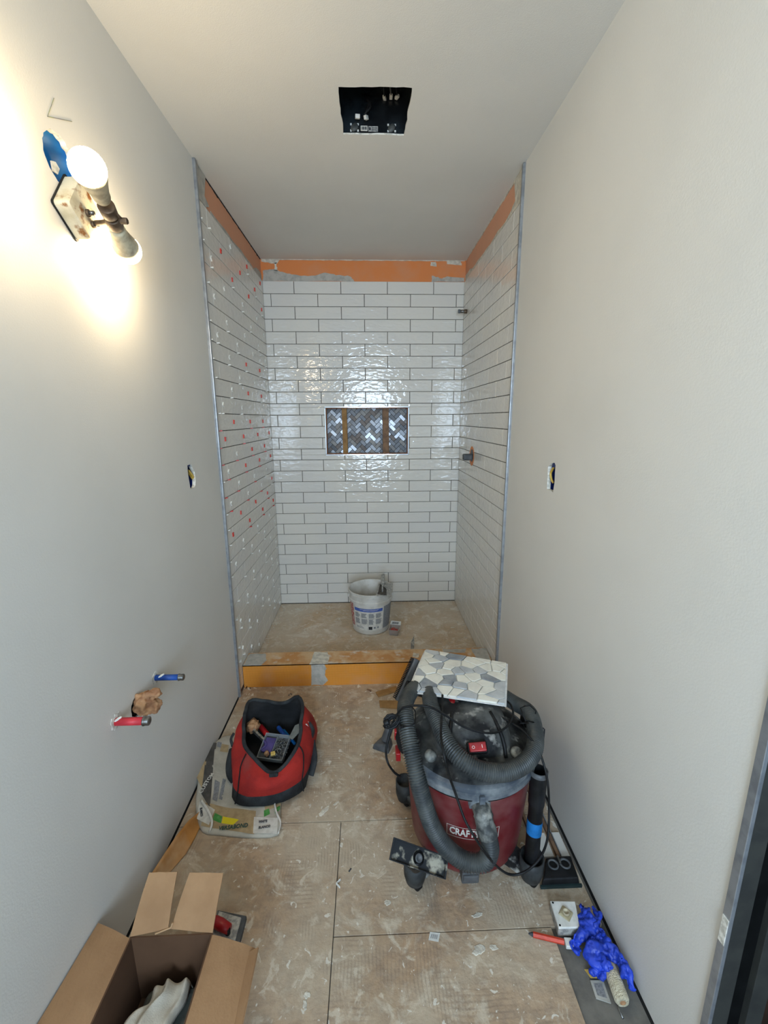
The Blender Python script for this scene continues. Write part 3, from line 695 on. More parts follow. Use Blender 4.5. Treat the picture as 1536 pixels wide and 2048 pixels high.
# ================================================================== OUTLET BOXES, PIPES
def outlet(x, s, pts, label, cable_pts, n=1):
    c = sum((Vector(p) for p in pts), Vector())/len(pts)
    t_ = thing('outlet_box', label, 'electrical box', (x, c.y, c.z))
    bm = B(); xs = x-s*.0132; xd = x-s*.06; hy, hz = .038, .062
    box(bm, (min(xs, xd), c.y-hy, c.z-hz), (max(xs, xd), c.y-hy+.002, c.z+hz)); box(bm, (min(xs, xd), c.y+hy-.002, c.z-hz), (max(xs, xd), c.y+hy, c.z+hz))
    box(bm, (min(xs, xd), c.y-hy, c.z-hz), (max(xs, xd), c.y+hy, c.z-hz+.002)); box(bm, (min(xs, xd), c.y-hy, c.z+hz-.002), (max(xs, xd), c.y+hy, c.z+hz))
    box(bm, (min(xd, xd-s*.002), c.y-hy, c.z-hz), (max(xd, xd-s*.002), c.y+hy, c.z+hz)); obj('box_shell', bm, m_bluedk, t_)
    for k, cp in enumerate(cable_pts):
        bm = B(); tube(bm, spline(cp, .004), .0042, 8); obj('cable', bm, m_yel, t_, True)
    bm = B(); box(bm, (min(x-s*.02, x-s*.004), c.y-.016, c.z-.058), (max(x-s*.02, x-s*.004), c.y+.012, c.z-.050)); obj('mounting_ear', bm, m_steel, t_)
    bm = B(); box(bm, (min(x-s*.016, x-s*.006), c.y-.012, c.z+.036), (max(x-s*.016, x-s*.006), c.y+.018, c.z+.058)); obj('box_flange', bm, m_bluedk, t_)
    return t_
outlet(0, 1, hole_lout, 'blue outlet box with yellow cable in the left wall', [[PX(377, 941, -.01), PX(384, 950, -.008), PX(389, 961, -.010), PX(386, 969, -.018)], [PX(376, 944, -.016), PX(382, 953, -.014), PX(387, 960, -.012)]])
outlet(W, -1, hole_rout, 'blue outlet box with yellow cable in the right wall', [[PX(1108, 934, W+.012), PX(1102, 946, W+.010), PX(1103, 958, W+.010), PX(1107, 966, W+.016)]])
def stub(nm, y, z, L, r, mt, label, ov):
    t_ = thing(nm, label, 'pipe', (0, y, z))
    bm = B(); cyl(bm, (-.01, y, z), (L-.016, y, z), r, n=18); obj('pipe', bm, mt, t_, True)
    bm = B(); lathe(bm, (L-.018, y, z), [(r*.7, 0), (r*1.25, .001), (r*1.25, .004), (r*1.1, .005), (r*1.15, .016), (r*.8, .018)], 18, (1, 0, 0)); obj('cap', bm, m_steel, t_, True)
    bm = B(); loft(bm, [circle((ov, y-.0025, z+r*.9), .010, 14, (0, -.35, 1), .004), circle((ov, y-.0028, z+r*1.04), .009, 14, (0, -.35, 1), .0035)]); obj('paint_spot', bm, m_wcable, t_)
    bm = B(); prism(bm, ragged(circle((.0006, y, z), .021, 9, (1, 0, 0)), 2, .004, int(y*100), (1, 2)), (.0012, 0, 0)); obj('plaster_ring', bm, m_cut, t_)
stub('water_pipe', 1.262, .606, .092, .0092, m_blue, 'blue capped water pipe stub sticking out of the left wall', .022)
stub('water_pipe', 1.043, .617, .092, .0105, m_pink, 'red capped water pipe stub sticking out of the left wall', .010)
# crumpled paper plug
bm = B(); bmesh.ops.create_icosphere(bm, subdivisions=4, radius=.030, matrix=Matrix.Translation((.018, 1.152, .592)) @ Matrix.Diagonal((1.0, 1.05, 1.15, 1)))
bmesh.ops.create_icosphere(bm, subdivisions=3, radius=.018, matrix=Matrix.Translation((.050, 1.155, .622)) @ Matrix.Diagonal((1.2, .8, .7, 1)))
bmesh.ops.create_icosphere(bm, subdivisions=3, radius=.022, matrix=Matrix.Translation((.045, 1.150, .585)) @ Matrix.Diagonal((1.1, .8, .9, 1)))
pp = thing('paper_plug', 'crumpled brown paper stuffed in the drain hole under the blue pipe', 'paper', (0, 1.15, .588))
crumple('paper', bm, m_paper, pp, .0035, .022, .014, 0)
bm = B(); cyl(bm, (-.05, 1.150, .588), (-.004, 1.150, .588), .030, n=24); obj('drain_pipe', bm, m_jambd, pp)
# shower arm stub and valve on the right shower wall
sa = thing('shower_pipe', 'short capped shower pipe high on the right tiled wall', 'pipe', (W, 3.03, 2.098))
cxr = W-.004
bm = B(); cyl(bm, (cxr+.004, 3.030, 2.098), (cxr-.055, 3.030, 2.098), .0105, n=18); obj('pipe', bm, m_steel, sa, True)
bm = B(); cyl(bm, (cxr+.001, 3.030, 2.098), (cxr-.018, 3.030, 2.098), .013, n=18); obj('thread_tape', bm, m_bronze, sa, True, bevel=.001)
bm = B(); lathe(bm, (cxr-.044, 3.03, 2.098), [(.012, 0), (.0125, .012), (.010, .014)], 16, (-1, 0, 0)); obj('cap', bm, m_rim, sa, True)
va = thing('shower_valve', 'grey shower valve stem in an orange-edged round hole in the right tiled wall', 'valve', (W, 2.743, 1.176))
bm = B(); loft(bm, [circle((cxr-.0004, 2.743, 1.176), .062, 28, (1, 0, 0)), circle((cxr-.0012, 2.743, 1.176), .060, 28, (1, 0, 0))]); obj('membrane_collar', bm, m_memb, va)
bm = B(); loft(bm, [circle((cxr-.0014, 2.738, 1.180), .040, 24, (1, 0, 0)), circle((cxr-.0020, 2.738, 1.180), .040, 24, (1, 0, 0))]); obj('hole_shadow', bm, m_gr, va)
bm = B(); box(bm, (cxr-.058, 2.715, 1.150), (cxr, 2.765, 1.190)); obj('valve_guard', bm, m_gr, va, bevel=.009, seg=4)
bm = B(); cyl(bm, (cxr-.060, 2.74, 1.17), (cxr-.052, 2.74, 1.17), .013, n=16); obj('stem', bm, m_steel, va, True)

# ================================================================== BUCKET, TROWEL, TUB
bk = thing('bucket', 'white plastic bucket with a printed label on the shower floor', 'bucket', (.693, 2.735, .0135))
zb = .0135; bcx, bcy = .693, 2.735; R0, R1, HB = .122, .146, .290
def br(z): return R0+(R1-R0)*z/HB
prof = [(R0-.008, 0), (R0, .006), (br(.215), .215), (br(.215)+.006, .217), (br(.23)+.006, .232), (br(.23)+.001, .236), (br(.262), .262), (br(.262)+.005, .264), (br(.272)+.005, .272), (br(.275)+.001, .275), (R1+.004, .278), (R1+.004, HB), (R1-.002, HB)]
inner = [(R1-.004, HB-.004), (br(.2)-.003, .20), (R0-.004, .012), (.001, .010)]
bm = B(); lathe(bm, (bcx, bcy, zb), prof+inner, 56); obj('bucket_body', bm, m_bucket, bk, True).modifiers.new('e', 'EDGE_SPLIT')
def wrap(bm, a0, a1, z0, z1, off, mi=0, n=10, rf=br, cx_=bcx, cy_=bcy, zz=zb):
    vs = []
    for i in range(n+1):
        a = math.radians(a0+(a1-a0)*i/n)
        for z in (z0, z1): r = rf(z)+off; vs.append(bm.verts.new((cx_+r*math.sin(a), cy_-r*math.cos(a), zz+z)))
    for i in range(n): bm.faces.new((vs[2*i], vs[2*i+2], vs[2*i+3], vs[2*i+1])).material_index = mi
bm = B(); wrap(bm, -52, 36, .035, .195, .0006); lab = obj('label', bm, m_lwht, bk); lab['label'] = 'printed white and blue label'
bm = B(); wrap(bm, -50, 34, .170, .192, .0010); obj('blue_band', bm, m_lblue, lab)
bm = B()
wrap(bm, -32, 22, .1835, .1855, .0013); wrap(bm, -22, 18, .1775, .1790, .0013); obj('band_lettering', bm, m_lwht, lab)
bm = B(); rl = random.Random(2)
for a0, a1 in ((-49, -32), (-28, -10), (-6, 10), (14, 33)):
    for z0, z1 in ((.128, .158), (.082, .118)):
        z = z1
        while z > z0:
            wrap(bm, a0, a1-rl.uniform(0, 5), z-.0042, z, .0010, n=4); z -= .0055
wrap(bm, -48, -26, .058, .062, .001, n=4); wrap(bm, -48, -22, .050, .054, .001, n=4); wrap(bm, 8, 14, .048, .062, .001, n=4); wrap(bm, 18, 24, .050, .062, .001, n=4)
obj('print_block', bm, m_lgrey, lab)
bm = B(); wrap(bm, -7, 4, .042, .064, .0011, n=4); obj('print_block', bm, m_lblk, lab)
bm = B(); wrap(bm, 38, 78, .04, .20, .0006); obj('label', bm, m_lgrey, bk)
bm = B(); wrap(bm, -86, -56, .05, .215, .0006); obj('label', bm, m_lred, bk)
bm = B()
for s in (-1, 1):
    x = bcx+s*(br(.24)+.006); box(bm, (x-.008, bcy-.012, zb+.228), (x+.008, bcy+.012, zb+.252))
obj('handle_ear', bm, m_bucket, bk, bevel=.003)
bm = B(); pts = [Vector((bcx-.150, bcy, zb+.24)), Vector((bcx-.13, bcy+.09, zb+.20)), Vector((bcx-.06, bcy+.16, zb+.17)), Vector((bcx+.06, bcy+.16, zb+.17)), Vector((bcx+.13, bcy+.09, zb+.20)), Vector((bcx+.150, bcy, zb+.24))]
tube(bm, spline(pts, .01), .002, 6); obj('bail_handle', bm, m_steel, bk, True)
# margin trowel across the rim
zt = zb+HB+.003
tr = thing('trowel', 'dusty square trowel lying across the rim of the white bucket', 'trowel', (.78, 2.66, zt))
q = [PZ(752, 1192, zt), PZ(782, 1192, zt), PZ(786, 1166, zt), PZ(757, 1168, zt)]
bm = B(); prism(bm, q, (0, 0, .0016)); obj('blade', bm, m_steeld, tr)
bm = B(); prism(bm, ragged([q[0].lerp(q[2], .1)+Vector((0, 0, .0018)), q[0].lerp(q[1], .7)+Vector((0, .01, .0018)), q[1].lerp(q[3], .4)+Vector((.01, .02, .0018)), q[3]+Vector((.012, -.01, .0018))], 4, .004, 8, (0, 1)), (0, 0, .003)); obj('mortar', bm, m_bed, tr)
hs, he = PZ(765, 1184, zt+.004), PZ(766, 1150, zt+.045)
bm = B(); tube(bm, spline([hs, hs+Vector((0, .0, .03)), hs.lerp(he, .35)+Vector((0, 0, .022))], .006), .005, 8); obj('shank', bm, m_steeld, tr, True)
h0 = hs.lerp(he, .30)+Vector((0, 0, .020)); dv = (he-h0)
bm = B(); lathe(bm, h0, [(.008, 0), (.013, .006), (.012, .03), (.014, .06), (.013, dv.length*.95), (.006, dv.length)], 16, dv); obj('handle', bm, m_steeld, tr, True)
# tub of red spacers
tb = thing('spacer_tub', 'clear plastic tub of red spacers beside the white bucket', 'tub', (.855, 2.60, zb))
c = PZ(789, 1266, zb); rz = Matrix.Translation(c) @ Matrix.Rotation(-.25, 4, 'Z')
def rl_(hw, hh, z): return [rz @ Vector((sx*hw, sy*hh, z)) for sx, sy in ((-1, -1), (1, -1), (1, 1), (-1, 1))]
bm = B(); loft(bm, [rl_(.026, .036, .0005), rl_(.032, .043, .040), rl_(.037, .048, .041), rl_(.037, .048, .043), rl_(.031, .042, .042), rl_(.025, .035, .003)]); obj('tub_body', bm, M('clear_tub', '#d8cfc8', rough=.25, trans=.6, ior=1.2), tb)
bm = B()
for i in range(130):
    p = rz @ Vector((random.uniform(-.022, .022), random.uniform(-.032, .020), random.uniform(.004, .028)))
    box(bm, (-.004, -.0014, -.001), (.004, .0014, .001), Matrix.Translation(p) @ Matrix.Rotation(random.uniform(0, 6), 4, 'Z') @ Matrix.Rotation(random.uniform(-.8, .8), 4, 'X'))
o = obj('spacer_pile', bm, m_spr, tb); o['kind'] = 'stuff'
bm = B(); hexa(bm, [rz @ Vector(p) for p in ((-.036, .030, .044), (.036, .030, .044), (.034, .060, .056), (-.034, .060, .056))], [rz @ Vector(p) for p in ((-.036, .029, .046), (.036, .029, .046), (.034, .059, .058), (-.034, .059, .058))]); ld = obj('lid', bm, m_wcable, tb)
bm = B(); hexa(bm, [rz @ Vector(p) for p in ((-.024, .034, .0475), (.020, .034, .0475), (.020, .050, .0545), (-.024, .050, .0545))], [rz @ Vector(p) for p in ((-.024, .034, .0482), (.020, .034, .0482), (.020, .050, .0552), (-.024, .050, .0552))]); obj('print_block', bm, m_lgrey, ld)
# putty blade behind the curb
a = PZ(822, 1298, zb); bm = B(); t_ = PY(828, 1272, a.y+.03)
prism(bm, [a, a+Vector((.018, .004, 0)), a+Vector((.022, .014, .03)), t_, a+Vector((.000, .014, .035))], (0, .0015, 0)); tag(obj('putty_blade', bm, m_steeld), 'small grey trowel blade standing behind the curb right of the spacer tub', 'blade')

# ================================================================== WOOD SCRAPS
def slab(name, px4, z0, th, mt, label, cat, bev=.0008, group=None):
    bm = B(); prism(bm, [PZ(x, y, z0) for x, y in px4], (0, 0, th)); return tag(obj(name, bm, mt, bevel=bev), label, cat, group)
slab('wood_scrap', ((757, 1395), (795, 1384), (792, 1374), (751, 1386)), .0005, .007, m_wood, 'small wood offcut nearer the curb, left of the vacuum', 'offcut')
slab('wood_scrap', ((760, 1416), (806, 1419), (806, 1403), (758, 1403)), .0005, .007, m_wood, 'second wood offcut, farther from the curb, touching the vacuum side', 'offcut')
slab('wood_chip', ((735, 1378), (743, 1381), (742, 1384), (733, 1380)), .0005, .003, m_wood2, 'tiny dark wood chip on the floor under the curb', 'chip')

# ================================================================== SHOP VACUUM
vac = thing('shop_vacuum', 'red and black wet-dry shop vacuum with coiled grey hose', 'vacuum', (1.005, 1.215, 0))
VX, VY = 1.005, 1.215
def vr(z): return .178+(.203-.178)*(z-.045)/.315
prof = [(.001, .045), (.160, .045), (.174, .052), (.178, .062)]+[(vr(z), z) for z in (.10, .16, .22, .28, .34, .352)]
bm = B(); lathe(bm, (VX, VY, 0), prof, 64, cap0=False); drum = obj('drum', bm, m_red, vac, True)
bm = B(); lathe(bm, (VX, VY, 0), [(.200, .350), (.208, .352), (.209, .360), (.202, .362)], 64, cap0=False, cap1=False); obj('drum_rim', bm, m_black, vac, True)
bm = B(); lathe(bm, (VX, VY, 0), [(.200, .360), (.214, .362), (.215, .376), (.209, .379), (.211, .384), (.211, .396), (.204, .400), (.198, .401)], 64, cap0=False, cap1=False); obj('lid_rim', bm, m_rim, vac, True).modifiers.new('e', 'EDGE_SPLIT')
bm = B(); lathe(bm, (VX, VY, 0), [(.203, .398), (.196, .404), (.185, .408), (.150, .424), (.12, .43), (.001, .432)], 64, cap0=False); obj('lid', bm, m_blackd, vac, True)
def sup(hx, hy, z, dx=0, dy=0, n=40, e=3.2):
    out = []
    for i in range(n):
        a = 2*math.pi*i/n; c_, s_ = math.cos(a), math.sin(a)
        out.append(Vector((VX+dx+hx*math.copysign(abs(c_)**(2/e), c_), VY+dy+hy*math.copysign(abs(s_)**(2/e), s_), z)))
    return out
bm = B(); loft(bm, [sup(.128, .135, .415, 0, .0), sup(.124, .128, .445, 0, .008), sup(.112, .112, .478, 0, .016), sup(.094, .092, .500, 0, .024), sup(.070, .07, .510, 0, .03)], False, True); mh = obj('motor_housing', bm, m_blackd, vac, True)
bm = B()
for s in (-1, 1): tube(bm, spline([Vector((VX+s*.085, VY-.128, .425)), Vector((VX+s*.083, VY-.11, .456)), Vector((VX+s*.074, VY-.08, .488)), Vector((VX+s*.06, VY-.03, .506))], .008), .006, 8)
obj('housing_rib', bm, m_black, mh, True)
# carry handle (red end shows under the stone sheet)
bm = B(); tube(bm, spline([Vector((.955, 1.215, .475)), Vector((.952, 1.235, .502)), Vector((.96, 1.28, .508)), Vector((.96, 1.31, .48))], .008), .009, 10, flat=1.6); obj('carry_handle', bm, m_redp, vac, True)
# rocker switch
sc_ = PY(955, 1495, 1.082)
sm_ = frame_mtx(sc_, (1, 0, .05), (0, .75, .65))
bm = B(); box(bm, (-.030, -.016, -.020), (.030, .018, .002), sm_); sp = obj('switch_plate', bm, m_black, vac, bevel=.006, seg=3)
bm = B(); hexa(bm, [sm_ @ Vector(p) for p in ((-.025, -.012, .0), (.025, -.012, .0), (.025, .014, .0), (-.025, .014, .0))], [sm_ @ Vector(p) for p in ((-.024, -.011, .004), (.024, -.011, .012), (.024, .013, .012), (-.024, .013, .004))]); sw_ = obj('switch', bm, m_redp, vac, bevel=.004, seg=3)
bm = text_bm('O', .012, .0003); bmesh.ops.transform(bm, matrix=sm_ @ Matrix.Translation((-.013, 0, .0068)) @ Matrix.Rotation(-.16, 4, 'Y'), verts=bm.verts); obj('off_mark', bm, m_wcable, sw_)
bm = B(); box(bm, (.0115, -.003, .0103), (.0130, .006, .0112), sm_); obj('on_mark', bm, m_wcable, sw_)
# round lid knobs
for px, py, Y in ((861, 1506, 1.075), (1033, 1500, 1.10)):
    c = PY(px, py, Y); bm = B(); lathe(bm, c-Vector((0, 0, .012)), [(.017, 0), (.018, .008), (.014, .015), (.006, .018)], 20, (0, -.45, .9)); obj('lid_knob', bm, m_cuff, vac, True)
# side latches
for s in (-1, 1):
    x = VX+s*.211; Yc = VY+.03 if s < 0 else VY+.05
    bm = B(); loft(bm, [[Vector((x+s*d_, Yc+dy, z)) for d_, dy in ((-.012, -.028), (o_, -.022), (o_, .022), (-.012, .028))] for z, o_ in ((.325, .004), (.345, .016), (.385, .026), (.415, .018), (.428, .000))]); lt = obj('latch', bm, m_black, vac, bevel=.005, seg=3)
    bm = B(); box(bm, (x+s*.012-.012, Yc-.024, .300), (x+s*.012+.004, Yc+.018, .330)); box(bm, (x+s*.020-.008, Yc-.013, .372), (x+s*.020+.007, Yc+.008, .404)); obj('latch_insert', bm, m_redp, lt, bevel=.003)
# inlet, elbow and hose
inl = PY(960, 1606, VY-.195); out_ = Vector((inl.x+.010, .985, .235))
bm = B(); lathe(bm, inl+Vector((-.002, .02, .008)), [(.036, 0), (.036, .018), (.031, .026), (.031, .030)], 28, (0, -.8, -.35)); obj('inlet_collar', bm, m_rim, vac, True, bevel=.001)
e0 = inl+Vector((0, -.004, 0)); e1 = PY(968, 1640, .985); e2 = PY(976, 1672, .972)
bm = B(); tube(bm, spline([e0, e0.lerp(e1, .5)+Vector((0, -.008, .004)), e1, e2], .005), lambda t_: .026 if t_ < .3 else (.0285 if t_ < .40 else (.0255 if t_ < .7 else .028)), 24); obj('hose_cuff', bm, m_cuff, vac, True)
bm = B(); box(bm, (-.008, -.004, -.010), (.008, .004, .022), Matrix.Translation(inl+Vector((-.0, -.022, .022)))); obj('release_tab', bm, m_rim, vac, bevel=.002)
hp = [e2+Vector((0, .002, .006)), PY(980, 1700, .965), PY(966, 1724, .962), PY(930, 1722, .970), PY(893, 1695, .985), PY(866, 1655, .995), PY(848, 1605, 1.005), PY(833, 1550, 1.03), PY(820, 1490, 1.08), PY(812, 1440, 1.14), PY(812, 1405, 1.215),
      PY(832, 1375, 1.31), Vector((.93, 1.400, .46)), Vector((1.03, 1.425, .452)), Vector((1.12, 1.390, .45)), Vector((1.185, 1.31, .445)), PY(1058, 1425, 1.235), PY(1070, 1462, 1.155), PY(1068, 1500, 1.085), PY(1045, 1530, 1.04), PY(1005, 1545, 1.018),
      PY(960, 1540, 1.015), PY(922, 1518, 1.035), PY(893, 1482, 1.085), PY(876, 1445, 1.145), PY(862, 1410, 1.215), PY(858, 1385, 1.28)]
path = spline(hp, .0013)
# resample at even arc length
def even(path, step):
    out = [path[0]]; acc = 0
    for a, b_ in zip(path, path[1:]):
        d = (b_-a).length; 
        while acc+d >= step:
            s = (step-acc)/d; a = a.lerp(b_, s); out.append(a); d = (b_-a).length; acc = 0
        acc += d
    return out
ep = even(path, .0016)
HR = .0232
NS = len(ep)-1
def hr(t_):
    i = int(round(t_*NS)) % 4; return HR+(-.0022, .0020, .0020, -.0022)[i]
bm = B(); tube(bm, ep, hr, 18); obj('hose', bm, m_hose, vac, True)
# wire hose hangers
for i, pts in enumerate(([(1003+40, 1415), (1070, 1413), (1070, 1420)],)): pass
def wire(px_pts, name='wire_hanger', r=.0022, mt=m_black):
    bm = B(); tube(bm, [PY(*p) for p in px_pts], r, 6); return obj(name, bm, mt, vac, True)
wire([(1050, 1412, 1.20), (1060, 1411, 1.20), (1072, 1422, 1.20), (1069, 1440, 1.20), (1040, 1447, 1.16), (1075, 1445, 1.18), (1089, 1459, 1.17), (1086, 1490, 1.15)])
wire([(1050, 1412, 1.20), (1041, 1416, 1.18), (1050, 1440, 1.15), (1073, 1446, 1.17)])
wire([(803, 1416, 1.16), (824, 1413, 1.14), (831, 1423, 1.12), (830, 1446, 1.09), (820, 1452, 1.08), (803, 1452, 1.10), (798, 1460, 1.14)])
# power cord
def cord(pts, nm='power_cord'):
    bm = B(); tube(bm, spline([PY(*p) for p in pts], .006), .0034, 8); return obj(nm, bm, m_black, vac, True)
cord([(800, 1553, 1.09), (788, 1544, 1.08), (776, 1526, 1.06), (772, 1505, 1.08), (776, 1480, 1.10), (784, 1450, 1.12), (792, 1432, 1.13), (806, 1416, 1.12), (830, 1411, 1.10), (862, 1415, 1.09), (890, 1430, 1.10), (925, 1452, 1.10),
      (960, 1464, 1.10), (992, 1465, 1.11), (1015, 1452, 1.14), (1026, 1430, 1.18), (1022, 1410, 1.22), (1008, 1398, 1.27)])
cord([(885, 1390, 1.24), (884, 1430, 1.15), (882, 1470, 1.05), (888, 1510, .995), (898, 1550, .985), (912, 1590, .985), (930, 1640, .955), (950, 1675, .935), (972, 1708, .93), (996, 1735, .955), (1020, 1749, .965), (1045, 1746, .965),
      (1068, 1730, .975), (1086, 1705, .98), (1096, 1670, .985), (1098, 1620, 1.02), (1096, 1570, 1.03), (1088, 1530, 1.05), (1074, 1495, 1.08), (1050, 1465, 1.12), (1025, 1447, 1.16), (985, 1425, 1.20), (950, 1405, 1.24)])
cord([(797, 1436, 1.13), (800, 1448, 1.12), (806, 1454, 1.10)]); 
bm = B()
for k in range(7):
    c = PY(783, 1443, 1.12)+Vector((.002*math.sin(k), .002*math.cos(2*k), .0)); a = k*.9
    tube(bm, [c+Vector((.022*math.cos(a+j*.7), .010*math.sin(a+j*.7), .016*math.sin(a*1.3+j*.7))) for j in range(8)], .0030, 6)
obj('cord_bundle', bm, m_black, vac, True)
bm = B(); cyl(bm, PY(768, 1447, 1.12), PY(778, 1443, 1.12), .009, n=12); obj('plug', bm, m_black, vac, True, bevel=.002)
# casters: cup-shaped feet with wheels
def caster(x, y, r, nm='caster', hgt=.105, wheel=True):
    d = Vector((x-VX, y-VY, 0)).normalized()
    bm = B(); lathe(bm, (x, y, 0), [(r*.55, .020), (r*.82, .030), (r, .055), (r*1.02, hgt), (r*.88, hgt), (r*.80, hgt-.03), (.001, hgt-.032)], 28, cap1=False)
    o = obj(nm, bm, m_caster, vac, True)
    i0 = Vector((VX, VY, 0))+d*.15
    bm = B(); n_ = d.cross(Vector((0, 0, 1))); c = Vector((x, y, 0))-d*r*.6
    hexa(bm, [i0+n_*.03+Vector((0, 0, .038)), i0-n_*.03+Vector((0, 0, .038)), c-n_*.026+Vector((0, 0, .034)), c+n_*.026+Vector((0, 0, .034))], [i0+n_*.03+Vector((0, 0, .075)), i0-n_*.03+Vector((0, 0, .075)), c-n_*.026+Vector((0, 0, .07)), c+n_*.026+Vector((0, 0, .07))])
    obj('foot_arm', bm, m_blackd, o, bevel=.004)
    w = Vector((x+.006, y-.004, .017)); ax = Vector((.8, .6, 0))
    bm = B(); cyl(bm, w-ax*.009, w+ax*.009, .0165, n=20); obj('wheel', bm, m_black, o, True, bevel=.002)
c1, c2, c3 = PZ(832, 1762, .06), PZ(1068, 1752, .06), PZ(806, 1590, .06)
caster(c1.x, c1.y+.028, .034); caster(c2.x, c2.y+.024, .036); caster(.812, 1.345, .034); caster(1.205, 1.345, .034)
# grey drain latch low on the drum front
dl = PY(941, 1745, 1.015); bm = B(); box(bm, (dl.x-.026, 1.010, .058), (dl.x+.026, 1.045, .098)); box(bm, (dl.x-.023, 1.004, .072), (dl.x+.023, 1.012, .094)); obj('drain_plug', bm, m_gr, vac, bevel=.004, seg=2)
# lettering round the drum
def on_drum(bm, a0, zc, rr):
    for v in bm.verts:
        a = a0+v.co.x/.192; z = zc+v.co.y; r = vr(z)+rr+v.co.z; v.co = Vector((VX+r*math.sin(a), VY-r*math.cos(a), z))
tc = PY(946, 1668, VY-.187); al = math.asin(max(-1, min(1, (tc.x-VX)/.19)))
bm = text_bm('CRAFTSMAN', .036, .0004, bold=.0009); bmesh.ops.triangulate(bm, faces=bm.faces); xs_ = [v.co.x for v in bm.verts]; k_ = .138/(max(xs_)-min(xs_))
for v in bm.verts: v.co.x *= k_*1.0
on_drum(bm, al, tc.z+.003, .0008); lg = obj('logo', bm, m_lwht, vac); lg['label'] = 'CRAFTSMAN lettering'
bm = B()
for (x0, x1, y0, y1) in ((-.078, .078, -.0205, -.0190), (-.078, .078, .0190, .0205), (-.078, -.0765, -.0205, .0205), (.0765, .078, -.0205, .0205)):
    n = 16
    vs = [[bm.verts.new((x0+(x1-x0)*i/n, y, 0)) for i in range(n+1)] for y in (y0, y1)]
    for i in range(n): bm.faces.new((vs[0][i], vs[0][i+1], vs[1][i+1], vs[1][i]))
on_drum(bm, al, tc.z+.003, .0010); obj('logo_border', bm, m_lwht, vac)

# ---- sheet of broken-marble mosaic lying on top
sh = thing('mosaic_sheet', 'sheet of white and grey broken-marble mosaic on top of the vacuum', 'tile sheet', (.99, 1.33, .515))
FL, FR, BR, BL = PZ(815, 1382, .530), PZ(1013, 1411, .527), PZ(1016, 1328, .527), PZ(850, 1300, .524)
def SB(u, v, h=0):
    p = FL.lerp(FR, u).lerp(BL.lerp(BR, u), v); p.z += .010*math.sin(math.pi*v)*(1-u)*.6-.004*(1-v)**4+h; return p
bm = B(); N_ = 16; up_ = [[bm.verts.new(SB(i/N_, j/N_, .001+.0012*noise.noise((i*.6, j*.6, 0)))) for i in range(N_+1)] for j in range(N_+1)]
for j in range(N_):
    for i in range(N_): bm.faces.new((up_[j][i], up_[j][i+1], up_[j+1][i+1], up_[j+1][i]))
o = obj('mesh_backing', bm, m_mesh, sh); so = o.modifiers.new('s', 'SOLIDIFY'); so.thickness = .0022; so.offset = -1
rv = random.Random(21); seeds = []
while len(seeds) < 46:
    p = (rv.random(), rv.random())
    if all((p[0]-q[0])**2+(p[1]-q[1])**2 > .0095 for q in seeds): seeds.append(p)
for i, s in enumerate(seeds):
    poly = [(.02, .02), (.98, .02), (.98, .98), (.02, .98)]
    for j, q in enumerate(seeds):
        if i == j: continue
        dx, dy = q[0]-s[0], q[1]-s[1]; L = math.hypot(dx, dy); nx_, ny_ = dx/L, dy/L
        poly = clip(poly, nx_, ny_, (s[0]+dx/2)*nx_+(s[1]+dy/2)*ny_-.005)
        if len(poly) < 3: break
    if len(poly) < 3: continue
    hh = rv.uniform(.0062, .0085); bm = B()
    loft(bm, [[SB(u, v, .0012) for u, v in poly], [SB(u, v, hh-.001) for u, v in poly], [SB(s[0]+(u-s[0])*.95, s[1]+(v-s[1])*.95, hh) for u, v in poly]], False, True)
    obj('stone', bm, rv.choice([m_stonew]*6+[m_stoneg]*3+[m_stoned]), sh)

# ---- brush head leaning behind
br_ = thing('brush_nozzle', 'long black bristle nozzle leaning between the vacuum and the curb', 'nozzle', PY(812, 1360, 1.42))
A_, B_ = PY(833, 1318, 1.47), PY(795, 1402, 1.39); d = (B_-A_).normalized(); sd = Vector((1, .3, 0)).cross(d).normalized(); sx_ = d.cross(sd).normalized()
mt_ = Matrix((d, sx_, sd)).transposed().to_4x4(); mt_.translation = A_; L = (B_-A_).length
bm = B(); box(bm, (0, -.012, -.014), (L, .012, .010), mt_); obj('head', bm, m_gr, br_, bevel=.005, seg=3)
for s in (-1, 1):
    bm = B()
    for i in range(26):
        x = .006+(L-.012)*i/25
        for j in range(4): box(bm, (x-.0022, s*.012-.002+j*.001*s, -.010+j*.005), (x+.0022, s*.020, -.006+j*.005), mt_)
    o = obj('bristles', bm, m_black, br_); o['kind'] = 'stuff'
cbr = A_.lerp(B_, .62); bm = B(); tube(bm, spline([cbr, cbr+Vector((.03, -.01, -.01)), Vector((.90, 1.37, .445))], .006), lambda t_: .022-.003*t_, 16); obj('neck', bm, m_black, br_, True)
# ---- utility nozzle on floor
un = thing('upholstery_nozzle', 'small dark grey wedge nozzle on the floor left of the vacuum', 'nozzle', PZ(765, 1490, 0))
bm = B(); n0 = PZ(764, 1492, .001); f_ = Matrix.Translation(n0) @ Matrix.Rotation(-.55, 4, 'Z')
hexa(bm, [f_ @ Vector(p) for p in ((-.030, -.038, 0), (.050, -.030, 0), (.040, .030, 0), (-.022, .036, 0))], [f_ @ Vector(p) for p in ((-.026, -.030, .022), (.044, -.022, .040), (.034, .024, .040), (-.018, .028, .022))]); obj('head', bm, m_gr, un, bevel=.006, seg=3)
bm = B(); p0 = f_ @ Vector((.015, .0, .034)); cyl(bm, p0, p0+Vector((.03, .02, .075)), .019, .017, 20); obj('neck', bm, m_gr, un, True, bevel=.002)
